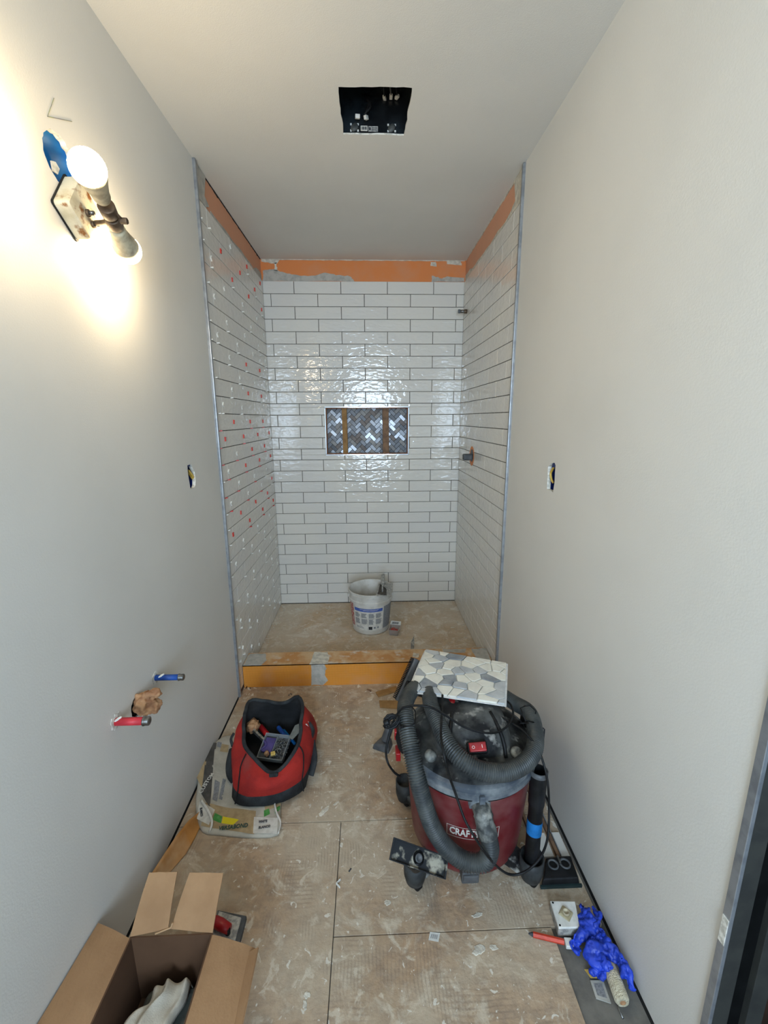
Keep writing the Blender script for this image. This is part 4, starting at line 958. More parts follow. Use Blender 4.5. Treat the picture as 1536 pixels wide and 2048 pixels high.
# ---- front nozzle stored in the left caster cup
fn = thing('floor_nozzle', 'dusty rectangular nozzle stuck in the front left caster cup of the vacuum', 'nozzle', (c1.x, c1.y, .1))
q = [PY(779, 1722, .940), PY(892, 1758, .945), PY(898, 1716, .985), PY(788, 1672, .980)]
nn = (q[1]-q[0]).cross(q[3]-q[0]).normalized()
if nn.y > 0: nn = -nn
cq = sum(q, Vector())/4
def sc4(k, h, ky=None):
    ky = ky or k; out = []
    u_ = (q[1]-q[0]+q[2]-q[3])/4; v_ = (q[3]-q[0]+q[2]-q[1])/4
    for sx, sy in ((-1, -1), (1, -1), (1, 1), (-1, 1)): out.append(cq+u_*sx*k+v_*sy*ky+nn*h)
    return out
bm = B(); loft(bm, [sc4(.92, -.020, .85), sc4(1, -.004), sc4(1, 0), sc4(.955, 0, .89), sc4(.93, -.010, .84)], True, True); hd = obj('tray', bm, M('nozzle_dusty', '#1d2024', '#aaa594', scale=26, lo=.48, hi=.60, rough=.7), fn, bevel=.0015)
bm = B(); loft(bm, [circle(cq+nn*-.0095, .017, 20, nn), circle(cq+nn*-.0085, .017, 20, nn)]); obj('opening', bm, m_jambd, hd)
bm = B(); lathe(bm, cq+nn*-.0085, [(.011, 0), (.011, .003), (.007, .003), (.006, .001)], 16, nn); obj('inner_ring', bm, m_gr, hd, True)
bm = B(); tube(bm, spline([cq-nn*.018, cq-nn*.03+Vector((0, .0, -.02)), Vector((c1.x+.002, c1.y+.026, .085))], .006), .020, 20); obj('neck', bm, m_black, fn, True)
# ---- extension wand in the right cup
wa = thing('extension_wand', 'black extension tube with blue tape standing in the right caster cup', 'tube', (c2.x, c2.y, .08))
w0 = Vector((c2.x-.001, c2.y+.024, .078)); w1 = PY(1078, 1540, 1.075)
dw = (w1-w0); Lw = dw.length
bm = B(); lathe(bm, w0, [(.0215, 0), (.0215, Lw*.62), (.0240, Lw*.66), (.0250, Lw*.9), (.0262, Lw*.985), (.0262, Lw), (.0235, Lw), (.0225, Lw*.7)], 28, dw, True, True); obj('tube_body', bm, m_black, wa, True).modifiers.new('e', 'EDGE_SPLIT')
bm = B(); lathe(bm, w0, [(.0222, Lw*.34), (.0226, Lw*.345), (.0226, Lw*.475), (.0222, Lw*.48)], 28, dw, False, False); obj('tape_band', bm, m_tape, wa, True)
bm = B(); lathe(bm, w0, [(.0267, Lw*.955), (.0270, Lw*.96), (.0270, Lw*1.002), (.024, Lw*1.003)], 28, dw, False, False); obj('rim', bm, m_gr, wa, True)
# ---- floor tool at the wall
ft = thing('floor_tool', 'flat black floor tool with two round sockets by the right wall', 'nozzle', PZ(1120, 1760, 0))
q0 = [PZ(1082, 1776, .0005), PZ(1160, 1772, .0005), PZ(1142, 1722, .0005), PZ(1088, 1727, .0005)]
bm = B(); hexa(bm, q0, [p.lerp(sum(q0, Vector())/4, .10)+Vector((0, 0, .028)) for p in q0]); obj('body', bm, m_black, ft, bevel=.004, seg=3)
for u in (.30, .68):
    c = q0[0].lerp(q0[1], u).lerp(q0[3].lerp(q0[2], u), .62)+Vector((0, 0, .028)); bm = B(); lathe(bm, c, [(.017, -.002), (.017, .004), (.013, .004), (.012, -.001), (.001, -.001)], 20); obj('socket_ring', bm, m_gr, ft, True)
bm = B(); c = q0[0].lerp(q0[1], .49).lerp(q0[3].lerp(q0[2], .49), .75)+Vector((0, 0, .03)); box(bm, (-.003, -.012, -.003), (.003, .012, .006), Matrix.Translation(c)); obj('catch', bm, m_steel, ft)
bm = B(); box(bm, (q0[0].x-.002, q0[0].y-.004, .0005), (q0[1].x+.004, q0[0].y+.002, .010)); obj('squeegee', bm, M('squeegee_rubber', '#1b2f30', rough=.6), ft)
# ---- spare laths and tiles on the floor between vacuum and wall
for i, (x, mt, lbl) in enumerate(((1.232, m_wood2, 'brown lath nearest the vacuum on the floor by the right wall'), (1.292, m_wood2, 'middle brown lath on the floor between the white tiles by the right wall'),
                                  (1.196, m_wood, 'pale lath half hidden behind the vacuum drum'))):
    bm = B(); y0, y1 = ((1.10, 1.62), (1.105, 1.70), (1.22, 1.66))[i]; hexa(bm, [(x, y0, 0), (x+.011, y0, 0), (x+.004, y1, 0), (x-.007, y1, 0)], [(x, y0, .013), (x+.011, y0, .013), (x+.004, y1, .013), (x-.007, y1, .013)])
    tag(obj('wooden_lath', bm, mt, bevel=.001), lbl, 'lath')
for i, (x0, x1, lbl) in enumerate(((1.247, 1.284, 'white tile cut piece left of the middle lath on the floor'), (1.308, 1.335, 'white tile cut piece against the right wall on the floor'), (1.19, 1.226, 'white tile cut piece nearest the vacuum caster'))):
    bm = B(); box(bm, (x0, 1.122, .0005), (x1, 1.205 if i < 2 else 1.16, .0085)); tag(obj('tile_offcut', bm, m_tile, bevel=.001), lbl, 'tile')
bm = B(); box(bm, (1.306, 1.125, .0005), (1.310-.001, 1.50, .010)); tag(obj('metal_strip', bm, m_alu), 'thin metal edge strip on the floor beside the right wall', 'strip')

# ================================================================== TOOL BAG
tbg = thing('tool_bag', 'open red and black cloth tool bag standing on the empty mortar sack', 'bag', (.30, 1.52, .03))
ZB = .022
def resamp(pts, n):
    pts = [Vector(p) for p in pts]; out = []; L = len(pts)
    P = []
    for i in range(L):
        a, b_, c, d = pts[(i-1) % L], pts[i], pts[(i+1) % L], pts[(i+2) % L]
        for k in range(12):
            s = k/12; P.append(.5*((2*b_)+(c-a)*s+(2*a-5*b_+4*c-d)*s*s+(3*b_-a-3*c+d)*s**3))
    ln = [0]
    for i in range(len(P)): ln.append(ln[-1]+(P[(i+1) % len(P)]-P[i]).length)
    T = ln[-1]
    for k in range(n):
        t_ = T*k/n; i = 0
        while ln[i+1] < t_: i += 1
        out.append(P[i].lerp(P[(i+1) % len(P)], (t_-ln[i])/max(1e-9, ln[i+1]-ln[i])))
    return out
NB = 64
base = [PZ(471, 1607, ZB), PZ(540, 1611, ZB), PZ(604, 1583, ZB), PZ(618, 1545, ZB), Vector((.440, 1.60, ZB)), Vector((.425, 1.70, ZB)), Vector((.30, 1.72, ZB)), Vector((.165, 1.70, ZB)), Vector((.135, 1.58, ZB)), PZ(468, 1560, ZB)]
band = [PZ(476, 1588, .06), PZ(545, 1590, .052), PZ(603, 1560, .068), PZ(624, 1518, .06), Vector((.452, 1.60, .06)), Vector((.43, 1.715, .06)), Vector((.30, 1.735, .06)), Vector((.15, 1.71, .06)), Vector((.122, 1.59, .06)), PZ(466, 1545, .06)]
midl = [PZ(477, 1545, .12), PZ(540, 1573, .115), PZ(598, 1530, .13), PZ(626, 1488, .13), Vector((.445, 1.59, .13)), Vector((.42, 1.70, .13)), Vector((.30, 1.725, .13)), Vector((.16, 1.70, .13)), Vector((.128, 1.60, .13)), PZ(463, 1505, .13)]
shol = [PZ(487, 1512, .145), PZ(543, 1558, .125), PZ(596, 1512, .150), PZ(618, 1460, .165), Vector((.415, 1.60, .19)), Vector((.38, 1.68, .205)), Vector((.29, 1.69, .20)), Vector((.19, 1.68, .19)), PZ(481, 1438, .18), PZ(471, 1478, .165)]
rimm = [PZ(493, 1497, .158), PZ(548, 1545, .130), PZ(594, 1492, .165), PZ(603, 1440, .195), PZ(604, 1410, .212), PZ(596, 1392, .225), PZ(566, 1406, .212), PZ(505, 1400, .210), PZ(490, 1425, .20), PZ(488, 1465, .175)]
LPs = [resamp(x, NB) for x in (base, band, midl, shol, rimm)]
# align the loops: start sample nearest the first sample of the base by angle
cen = Vector((.30, 1.54, 0))
def align(lp):
    k = min(range(NB), key=lambda i: abs(math.atan2(lp[i].y-cen.y, lp[i].x-cen.x)+2.2)); return lp[k:]+lp[:k]
LPs = [align(l) for l in LPs]
for l in LPs:
    for i, p in enumerate(l):
        k = noise.noise((p.x*24, p.y*24, p.z*20)); p.x += k*.004; p.y += k*.004
bm = B(); loft(bm, [LPs[0], LPs[1]], True, False); obj('base_panel', bm, m_bagblk, tbg, True)
bm = B(); mid2 = [LPs[1][i].lerp(LPs[2][i], .5)+((LPs[2][i]-cen).normalized())*.004 for i in range(NB)]
loft(bm, [LPs[1], mid2, LPs[2], LPs[3], [a_.lerp(b_, .9) for a_, b_ in zip(LPs[3], LPs[4])]], False, False); obj('side_panel', bm, m_bagred, tbg, True)
rimc = LPs[4]
def cen_in(l, k, dz): 
    c = sum(l, Vector())/len(l); return [p.lerp(Vector((c.x, c.y, p.z)), k)+Vector((0, 0, dz)) for p in l]
flat = [Vector((p.x, p.y, .045)) for p in cen_in(LPs[2], .16, 0)]
bm = B(); loft(bm, [cen_in(rimc, .012, .002), [a_.lerp(b_, .5) for a_, b_ in zip(cen_in(rimc, .05, 0), cen_in(LPs[3], .09, 0))], cen_in(LPs[3], .10, -.005), cen_in(LPs[2], .12, -.01), flat], False, True); obj('lining', bm, m_lining, tbg, True)
bm = B(); rr = rimc+[rimc[0], rimc[1]]; tube(bm, rr, .0075, 8, flat=1.0, cap=False); obj('mouth_band', bm, m_bagblk, tbg, True)
tp = PZ(548, 1548, .133)
bm = B(); hexa(bm, [tp+Vector((-.016, -.012, -.03)), tp+Vector((.014, -.012, -.03)), tp+Vector((.014, -.004, -.03)), tp+Vector((-.016, -.004, -.03))], [tp+Vector((-.018, -.006, .004)), tp+Vector((.016, -.006, .004)), tp+Vector((.016, .006, .004)), tp+Vector((-.018, .006, .004))]); obj('front_tab', bm, m_bagblk, tbg, bevel=.004)
def pipe_on(pts, nm='piping'):
    bm = B(); tube(bm, spline(pts, .01), .0024, 6); obj(nm, bm, m_lining, tbg, True)
pipe_on([PZ(470, 1608, ZB+.002), PZ(475, 1586, .062), PZ(478, 1558, .11), PZ(482, 1530, .135), PZ(492, 1508, .152)])
pipe_on([PZ(607, 1582, ZB+.002), PZ(604, 1562, .07), PZ(607, 1535, .115), PZ(606, 1505, .15), PZ(596, 1488, .168)])
# side pockets
for nm, pts in (('l', [PZ(464, 1498, .11), PZ(458, 1525, .085), PZ(459, 1548, .06), PZ(468, 1562, .04)]), ('r', [PZ(624, 1482, .12), PZ(628, 1518, .075), PZ(621, 1550, .03)])):
    bm = B(); tube(bm, spline(pts, .008), .020 if nm == 'l' else .019, 10, flat=.45 if nm == 'l' else .5); obj('side_pocket', bm, m_bagblk, tbg, True)
bm = B(); tube(bm, spline([PZ(468, 1466, .14), PZ(462, 1478, .125), PZ(465, 1492, .11)], .006), .010, 8, flat=.5); tube(bm, spline([PZ(618, 1445, .17), PZ(626, 1460, .15), PZ(622, 1476, .14)], .006), .008, 8, flat=.5); obj('strap_loop', bm, m_bagblk, tbg, True)
bm = B(); 
for i, (px, py, z, s) in enumerate(((610, 1452, .168, .008), (606, 1459, .163, .005), (604, 1472, .158, .003), (614, 1444, .168, .003))):
    c = PZ(px, py, z)+Vector((.004, -.003, .002)); prism(bm, ragged([c+Vector((s*math.cos(a), s*.3*math.sin(a), s*1.4*math.sin(a))) for a in [k*math.pi/3 for k in range(6)]], 2, s*.3, i, (0, 2)), (.002, -.004, .001))
obj('paint_spot', bm, m_wcable, tbg)
# contents
bm = B(); cc = PZ(505, 1452, .12); bmesh.ops.create_icosphere(bm, subdivisions=3, radius=.030, matrix=Matrix.Translation(cc) @ Matrix.Diagonal((1, 1.2, .8, 1)))
o = crumple('paper_wad', bm, m_paper, None, .004, .02, .014, 0); tag(o, 'crumpled brown paper inside the red tool bag', 'paper')
def rod(name, a, b_, r, mt, label, cat, r2=None, n=16):
    bm = B(); L = (b_-a).length; lathe(bm, a, [(r*.7, 0), (r, r*.4), (r2 or r, L-r*.4), ((r2 or r)*.7, L)], n, b_-a); return tag(obj(name, bm, mt, smooth=True), label, cat)
rod('red_screwdriver', PZ(520, 1452, .10), PZ(546, 1484, .085), .012, m_redp, 'red round tool handle lying in the tool bag', 'tool')
rod('blue_screwdriver', PZ(556, 1454, .10), PZ(578, 1482, .09), .0095, m_blue, 'blue round tool handle lying in the tool bag', 'tool')
rod('blue_marker', PZ(567, 1460, .09), PZ(590, 1488, .09), .006, m_blue2, 'thin blue rod beside the blue tool handle in the bag', 'tool')
tl = thing('steel_pliers', 'long steel and purple tool lying across the left of the tool bag', 'tool', PZ(512, 1470, .11))
bm = B(); a, b_ = PZ(496, 1450, .135), PZ(527, 1480, .105); tube(bm, [a, b_], .0075, 4, flat=.4); obj('jaw', bm, m_steel, tl)
bm = B(); tube(bm, spline([b_, PZ(532, 1490, .10), PZ(520, 1500, .09)], .006), .0055, 8); obj('grip', bm, m_purp, tl, True)
bm = B(); a = PZ(550, 1497, .085); f_ = Matrix.Translation(a) @ Matrix.Rotation(-.2, 4, 'Z') @ Matrix.Rotation(.35, 4, 'X') @ Matrix.Scale(1.2, 4)
cs = thing('parts_case', 'clear plastic case of screws lying in the tool bag mouth', 'case', a)
box(bm, (-.044, -.046, 0), (.046, .040, .002), f_); obj('case_floor', bm, m_gr, cs)
bm = B()
for lo, hi in (((-.044, .038, 0), (.046, .040, .020)), ((-.044, -.046, 0), (.046, -.044, .020)), ((-.044, -.046, 0), (-.042, .040, .020)), ((.044, -.046, 0), (.046, .040, .020)), ((0, -.046, 0), (.0015, .040, .018))): box(bm, lo, hi, f_)
obj('case_wall', bm, M('smoky_clear', '#b8bbba', rough=.2, trans=.5, ior=1.2), cs)
bm = B(); 
box(bm, (-.040, -.02, .003), (-.004, .030, .012), f_); obj('purple_insert', bm, m_purp, cs, bevel=.003)
bm = B()
for i in range(26):
    p = f_ @ Vector((random.uniform(.006, .042), random.uniform(-.04, .034), random.uniform(.005, .012))); v = Vector((random.uniform(-1, 1), random.uniform(-1, 1), random.uniform(-.2, .4))).normalized()*.010
    cyl(bm, p-v, p+v, .0018, n=6); cyl(bm, p+v, p+v*1.2, .0042, n=8)
o = obj('screws', bm, m_steel, cs, True); o['kind'] = 'stuff'
bm = B(); p = PZ(546, 1508, .098); box(bm, (-.009, -.008, -.004), (.009, .008, .007), Matrix.Translation(p) @ Matrix.Rotation(.3, 4, 'Z') @ Matrix.Rotation(.4, 4, 'X')); tag(obj('yellow_anchor', bm, m_brass, bevel=.002), 'small yellow brass fitting in the parts case', 'fitting')
bm = B(); cc = PZ(533, 1507, .090); bmesh.ops.create_icosphere(bm, subdivisions=3, radius=.011, matrix=Matrix.Translation(cc)); crumple('paper_scrap', bm, m_paper, None, .003, .008, .01, 0); tag(bpy.data.objects['paper_scrap'], 'small scrap of brown paper beside the yellow fitting', 'paper')
bm = B(); prism(bm, [PZ(585, 1480, .125), PZ(598, 1466, .14), PZ(600, 1448, .15), PZ(590, 1452, .14), PZ(578, 1476, .12)], (0, 0, .004)); tag(obj('grey_scraper', bm, M('grey_sheet_metal', '#7d807a', '#6d706b', scale=30, rough=.6), bevel=.001), 'grey scraper blade leaning in the right of the tool bag', 'scraper')

# ================================================================== MORTAR SACK under the bag
sk = thing('mortar_sack', 'flattened printed paper mortar sack under the red tool bag', 'sack', (.2, 1.4, 0))
outl = [(404, 1665), (440, 1672), (500, 1677), (555, 1672), (562, 1640), (566, 1600), (600, 1560), (560, 1500), (470, 1476), (432, 1492), (404, 1535), (394, 1585), (392, 1625)]
lo_ = [PZ(x, y, .0006) for x, y in outl]; lo_ = resamp(lo_, 60); cs_ = sum(lo_, Vector())/60
def sk_z(p):
    d_ = max(0, min(1, (.13-p.x)/.13)); return .013+.005*noise.noise((p.x*16, p.y*16, 1))+.020*d_*d_
rings = [lo_]
for k, h in ((.005, .5), (.02, .8), (.05, 1), (.2, 1), (.4, 1), (.65, 1)):
    ring = []
    for p in lo_:
        r_ = p.lerp(cs_, k); r_.z = .0006+sk_z(r_)*h; ring.append(r_)
    rings.append(ring)
bm = B(); loft(bm, rings, True, True); obj('sack_body', bm, m_bagw, sk, True)
def patch(name, px4, mt, off=.0012, n=8, parent=sk):
    """print lying on the sack: quad in photo order, draped over the surface"""
    q = [PZ(x, y, .015) for x, y in px4]; bm = B(); vs = []
    for j in range(n+1):
        row = []
        for i in range(n+1):
            p = q[0].lerp(q[1], i/n).lerp(q[3].lerp(q[2], i/n), j/n); p.z = .0006+sk_z(p)+off; row.append(bm.verts.new(p))
        vs.append(row)
    for j in range(n):
        for i in range(n): bm.faces.new((vs[j][i], vs[j][i+1], vs[j+1][i+1], vs[j+1][i]))
    return obj(name, bm, mt, parent)
def sack_text(body, px, py, size, ang, mt, name='lettering', wfit=None, off=.0042, bold=.0005):
    bm = text_bm(body, size, .0003, bold=bold); c = PZ(px, py, .015); xs = [v.co.x for v in bm.verts]
    if wfit: 
        k = wfit/(max(xs)-min(xs))
        for v in bm.verts: v.co.x *= k
    for v in bm.verts:
        x, y = v.co.x, v.co.y; p = Vector((c.x+x*math.cos(ang)-y*math.sin(ang), c.y+x*math.sin(ang)+y*math.cos(ang), 0)); p.z = .0006+sk_z(p)+off+v.co.z; v.co = p
    return obj(name, bm, mt, sk)
patch('tan_panel', ((402, 1652), (508, 1668), (512, 1622), (412, 1608)), m_ltan)
patch('tan_panel', ((530, 1622), (562, 1612), (560, 1590), (528, 1600)), m_ltan)
patch('tan_panel', ((392, 1560), (404, 1580), (414, 1530), (404, 1520)), m_ltan, .0016)
patch('tan_panel', ((440, 1506), (456, 1506), (458, 1492), (444, 1492)), m_ltan)
patch('dark_band', ((403, 1590), (420, 1618), (430, 1500), (414, 1512)), m_sackdk, .0018)
patch('dark_band', ((418, 1512), (432, 1504), (434, 1492), (422, 1494)), m_sackdk, .002)
patch('green_panel', ((402, 1524), (416, 1512), (420, 1496), (410, 1506)), m_lgrn, .0022)
patch('white_panel', ((506, 1666), (554, 1668), (556, 1636), (508, 1634)), m_lwht, .0016)
patch('white_panel', ((394, 1640), (418, 1650), (430, 1620), (400, 1606)), m_lwht, .0018)
patch('yellow_panel', ((443, 1646), (466, 1650), (478, 1640), (446, 1632)), m_lyel, .0020)
patch('green_panel', ((425, 1640), (442, 1646), (444, 1632), (430, 1626)), m_lgrn, .0020)
patch('green_panel', ((528, 1634), (540, 1628), (538, 1618), (528, 1622)), m_lgrn, .0022)
patch('green_panel', ((550, 1628), (560, 1620), (560, 1612), (550, 1618)), m_lgrn, .0022)
for (a, b_, c, d) in (((425, 1600), (434, 1604), (440, 1566), (430, 1562)), ((437, 1598), (444, 1600), (452, 1560), (446, 1558))): patch('print_block', (a, b_, c, d), m_lgrey, .0014)
patch('print_block', ((434, 1498), (442, 1500), (444, 1490), (436, 1490)), m_lgrey, .0016)
sack_text('VERSABOND', 467, 1655, .022, .08, m_lgt, wfit=.100)
sack_text('WHITE', 526, 1644, .013, .10, m_ltxt, wfit=.030); sack_text('BLANCO', 529, 1655, .013, .10, m_ltxt, wfit=.040)
sack_text('CUSTOM', 414, 1570, .020, 1.40, m_lwht, wfit=.095, off=.0048)
sack_text('BLANCO', 403, 1628, .011, -1.15, m_ltxt, wfit=.034)
bm = B(); tube(bm, spline([PZ(402, 1600, .03), PZ(416, 1621, .03), PZ(424, 1645, .025), PZ(418, 1664, .01)], .008), .005, 8, flat=.5); obj('torn_edge', bm, m_lwht, sk, True)
bm = B(); tube(bm, spline([PZ(548, 1602, .022), PZ(553, 1625, .022), PZ(561, 1645, .02), PZ(556, 1668, .014)], .008), .004, 8, flat=.5); obj('torn_edge', bm, m_lwht, sk, True)

# ================================================================== MEMBRANE OFFCUT
mo = thing('membrane_offcut', 'curled strip of pale orange membrane between sack and cardboard box', 'offcut', (.04, 1.2, 0))
prs = [((400, 1622), (402, 1636), .020, .004), ((378, 1640), (400, 1655), .045, .003), ((352, 1672), (390, 1676), .060, .002), ((328, 1708), (372, 1708), .060, .002), ((304, 1745), (340, 1745), .050, .002), ((290, 1775), (325, 1785), .035, .001)]
bm = B(); rows = []
for a, b_, za, zb_ in prs:
    A, Bq = PZ(a[0], a[1], za), PZ(b_[0], b_[1], zb_); A.x = max(A.x, .004); r_ = []
    for i in range(9):
        s = i/8; p = A.lerp(Bq, s); p.z = max(.001, p.z-.010*math.sin(math.pi*s)); r_.append(p)
    rows.append(r_)
fine = []
for a, b_ in zip(rows, rows[1:]):
    for k in range(5): fine.append([p.lerp(q, k/5) for p, q in zip(a, b_)])
fine.append(rows[-1]); vs = [[bm.verts.new(p) for p in r_] for r_ in fine]
for a, b_ in zip(vs, vs[1:]):
    for i in range(8): bm.faces.new((a[i], a[i+1], b_[i+1], b_[i]))
o = obj('strip', bm, m_membs, mo, True); so = o.modifiers.new('s', 'SOLIDIFY'); so.thickness = .0012

# ================================================================== CARDBOARD BOX
cb = thing('cardboard_box', 'open brown cardboard box against the left wall with flaps spread', 'box', (.2, .66, 0))
bx0, bx1, by0, by1, bh = .106, .302, .50, .818, .200
T = .0035
def wallb(name, lo, hi, mt): bm = B(); box(bm, lo, hi); return obj(name, bm, mt, cb)
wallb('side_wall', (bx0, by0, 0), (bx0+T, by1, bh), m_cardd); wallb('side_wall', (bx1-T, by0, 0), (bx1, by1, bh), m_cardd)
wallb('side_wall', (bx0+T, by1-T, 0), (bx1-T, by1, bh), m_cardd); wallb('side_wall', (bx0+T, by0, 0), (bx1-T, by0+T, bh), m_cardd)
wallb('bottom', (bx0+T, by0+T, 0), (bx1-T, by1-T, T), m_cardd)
def flap(pts, th=(0, 0, .003), mt=m_card):
    bm = B(); n = 8; q = [Vector(p) for p in pts]; vs = []
    for j in range(n+1):
        row = []
        for i in range(n+1):
            p = q[0].lerp(q[1], i/n).lerp(q[3].lerp(q[2], i/n), j/n); p = p+Vector((0, 0, .004*math.sin(j/n*3.1)+.0015*noise.noise((i*.5, j*.5, q[0].x*9)))); row.append(bm.verts.new(p))
        vs.append(row)
    for j in range(n):
        for i in range(n): bm.faces.new((vs[j][i], vs[j][i+1], vs[j+1][i+1], vs[j+1][i]))
    o = obj('flap', bm, mt, cb); so = o.modifiers.new('s', 'SOLIDIFY'); so.thickness = .003; return o
flap([(bx0, by1, bh), PZ(337, 1857, bh+.003), PY(355, 1744, .905), PY(299, 1745, .905)])
flap([PZ(343, 1857, bh+.003), (bx1, by1, bh), PY(447, 1746, .900), PY(380, 1745, .900)])
flap([(bx0, by0, bh), (bx0, by1-.004, bh), PX(196, 1846, .004), Vector((.004, .47, .235))])
flap([(bx1, by1-.004, bh), (bx1, by0, bh), Vector((.425, .47, .185)), PZ(512, 1897, .185)])
bm = B(); a, b_ = PZ(497, 1905, .186), PZ(518, 1896, .200); hexa(bm, [a, a+Vector((-.002, 0, 0)), Vector((.405, .47, .186)), Vector((.408, .47, .186))], [b_, b_+Vector((-.002, 0, .003)), Vector((.418, .47, .202)), Vector((.421, .47, .202))]); obj('flap_fold', bm, m_card, cb)
bm = B(); tube(bm, [PZ(310, 1868, bh+.004), PZ(342, 1855, bh+.006), PZ(345, 1846, bh+.02)], .002, 6); obj('torn_paper', bm, m_card2, cb, True)
# rag in box
bm = B(); n = 46
ra = [PZ(383, 1932, .13), PZ(372, 1978, .135), PZ(330, 2060, .14), Vector((.26, .52, .13))]
rb = [PZ(305, 1950, .12), PZ(292, 2000, .12), PZ(235, 2045, .13), Vector((.14, .53, .12))]
sa_, sb_ = resamp(ra+ra[::-1], 2*n)[:n], resamp(rb+rb[::-1], 2*n)[:n]; vs = []
for j in range(n):
    row = []
    for i in range(n):
        u = i/(n-1); p = sa_[j].lerp(sb_[j], u); f1 = math.sin(u*15+j*.05+1.2*noise.noise((u*3, j*.05, 0)))
        p.z += .010*f1+.012*noise.noise((p.x*30, p.y*18, 2))-.035*(abs(u-.5)*2)**3-.05*max(0, .06-j/n)/.06; row.append(bm.verts.new(p))
    vs.append(row)
for j in range(n-1):
    for i in range(n-1): bm.faces.new((vs[j][i], vs[j][i+1], vs[j+1][i+1], vs[j+1][i]))
o = obj('rag', bm, m_rag, smooth=True); so = o.modifiers.new('s', 'SOLIDIFY'); so.thickness = .002; tag(o, 'crumpled off-white rag lying in the cardboard box', 'rag')
bm = B(); bmesh.ops.create_cube(bm, size=1, matrix=Matrix.Translation((.215, .665, .045)) @ Matrix.Diagonal((.14, .26, .07, 1))); tag(obj('packing_bag', bm, M('plastic_film', '#5e625b', '#484b45', scale=14, rough=.35, bump=.6, bscale=25), bevel=.02, seg=3), 'greenish grey plastic bundle under the rag in the box', 'plastic bag')
# sponge float behind box
sf_ = thing('hand_float', 'grey grout float with red handle peeping out behind the cardboard box', 'float', PZ(450, 1865, 0))
q = [PZ(418, 1888, .0005), PZ(478, 1900, .0005), PZ(494, 1838, .0005), PZ(436, 1826, .0005)]
bm = B(); prism(bm, q, (0, 0, .012)); obj('pad', bm, m_gr, sf_, bevel=.002)
bm = B(); prism(bm, [q[0].lerp(q[2], .08)+Vector((0, 0, .012)), q[1].lerp(q[3], .14)+Vector((0, 0, .012)), q[2].lerp(q[0], .14)+Vector((0, 0, .012)), q[3].lerp(q[1], .08)+Vector((0, 0, .012))], (0, 0, .006)); obj('backing_plate', bm, m_steeld, sf_, bevel=.001)
bm = B(); a, b_ = PZ(425, 1840, .034), PZ(458, 1858, .034); lathe(bm, a, [(.010, 0), (.014, .008), (.015, .03), (.012, (b_-a).length)], 18, b_-a); obj('handle', bm, m_redp, sf_, True)
bm = B(); cyl(bm, b_-Vector((.004, 0, .016)), b_-Vector((.004, 0, -.002)), .007, n=12); obj('handle_post', bm, m_black, sf_, True)

# ================================================================== RIGHT-HAND CLUTTER
vb = thing('junction_box', 'small white square box with a beige knob beside the blue glove', 'fitting', PZ(1130, 1840, 0))
q = [PZ(1112, 1872, .0005), PZ(1165, 1872, .0005), PZ(1160, 1812, .0005), PZ(1098, 1812, .0005)]
tq = [PZ(1117, 1858, .028), PZ(1160, 1857, .028), PZ(1150, 1804, .028), PZ(1100, 1803, .028)]
bm = B(); hexa(bm, [Vector((p.x, p.y, .0006)) for p in tq], tq); obj('case', bm, m_steeld, vb, bevel=.002)
ct = sum(tq, Vector())/4
bm = B(); hexa(bm, [p.lerp(ct, -.02) for p in tq], [p.lerp(ct, .03)+Vector((0, 0, .004)) for p in tq]); obj('top_plate', bm, m_wcable, vb, bevel=.0015)
bm = B(); lathe(bm, ct+Vector((0, 0, .004)), [(.022, 0), (.021, .003), (.015, .004)], 4, (0, 0, 1)); 
obj('knob_base', bm, M('beige_plastic', '#b5ab8a', '#a39878', scale=30, rough=.6), vb, bevel=.004, seg=3)
bm = B(); lathe(bm, ct+Vector((0, 0, .008)), [(.010, 0), (.010, .005), (.006, .005), (.005, .001), (.001, .001)], 18); obj('knob', bm, m_socket, vb, True)
bm = B(); 
for p in (tq[0], tq[3]): cyl(bm, p.lerp(ct, .18)+Vector((0, 0, .003)), p.lerp(ct, .18)+Vector((0, 0, .0048)), .0026, n=10)
obj('screw_hole', bm, m_jambd, vb)
# pencil
pc = thing('marker_pencil', 'orange-red flat pencil with dark tip pointing at the vacuum', 'pencil', PZ(1100, 1880, 0))
a, b_ = PZ(1066, 1869, .0075), PZ(1128, 1884, .0075); tpp = PZ(1057, 1867, .0075); dd = (b_-a)
bm = B(); tube(bm, [a, b_], .0068, 6, flat=.9); obj('barrel', bm, m_pen, pc)
bm = B(); tube(bm, [tpp, a], lambda t_: .0018+.004*t_, 8); obj('tip', bm, m_ltxt, pc, True)
bm = B(); c = PZ(1137, 1886, .006); box(bm, (-.010, -.012, -.0055), (.010, .010, .006), Matrix.Translation(c) @ Matrix.Rotation(-.1, 4, 'Z')); tag(obj('white_cap', bm, m_wcable, bevel=.002), 'small white plastic piece between the pencil and the blue glove', 'cap')
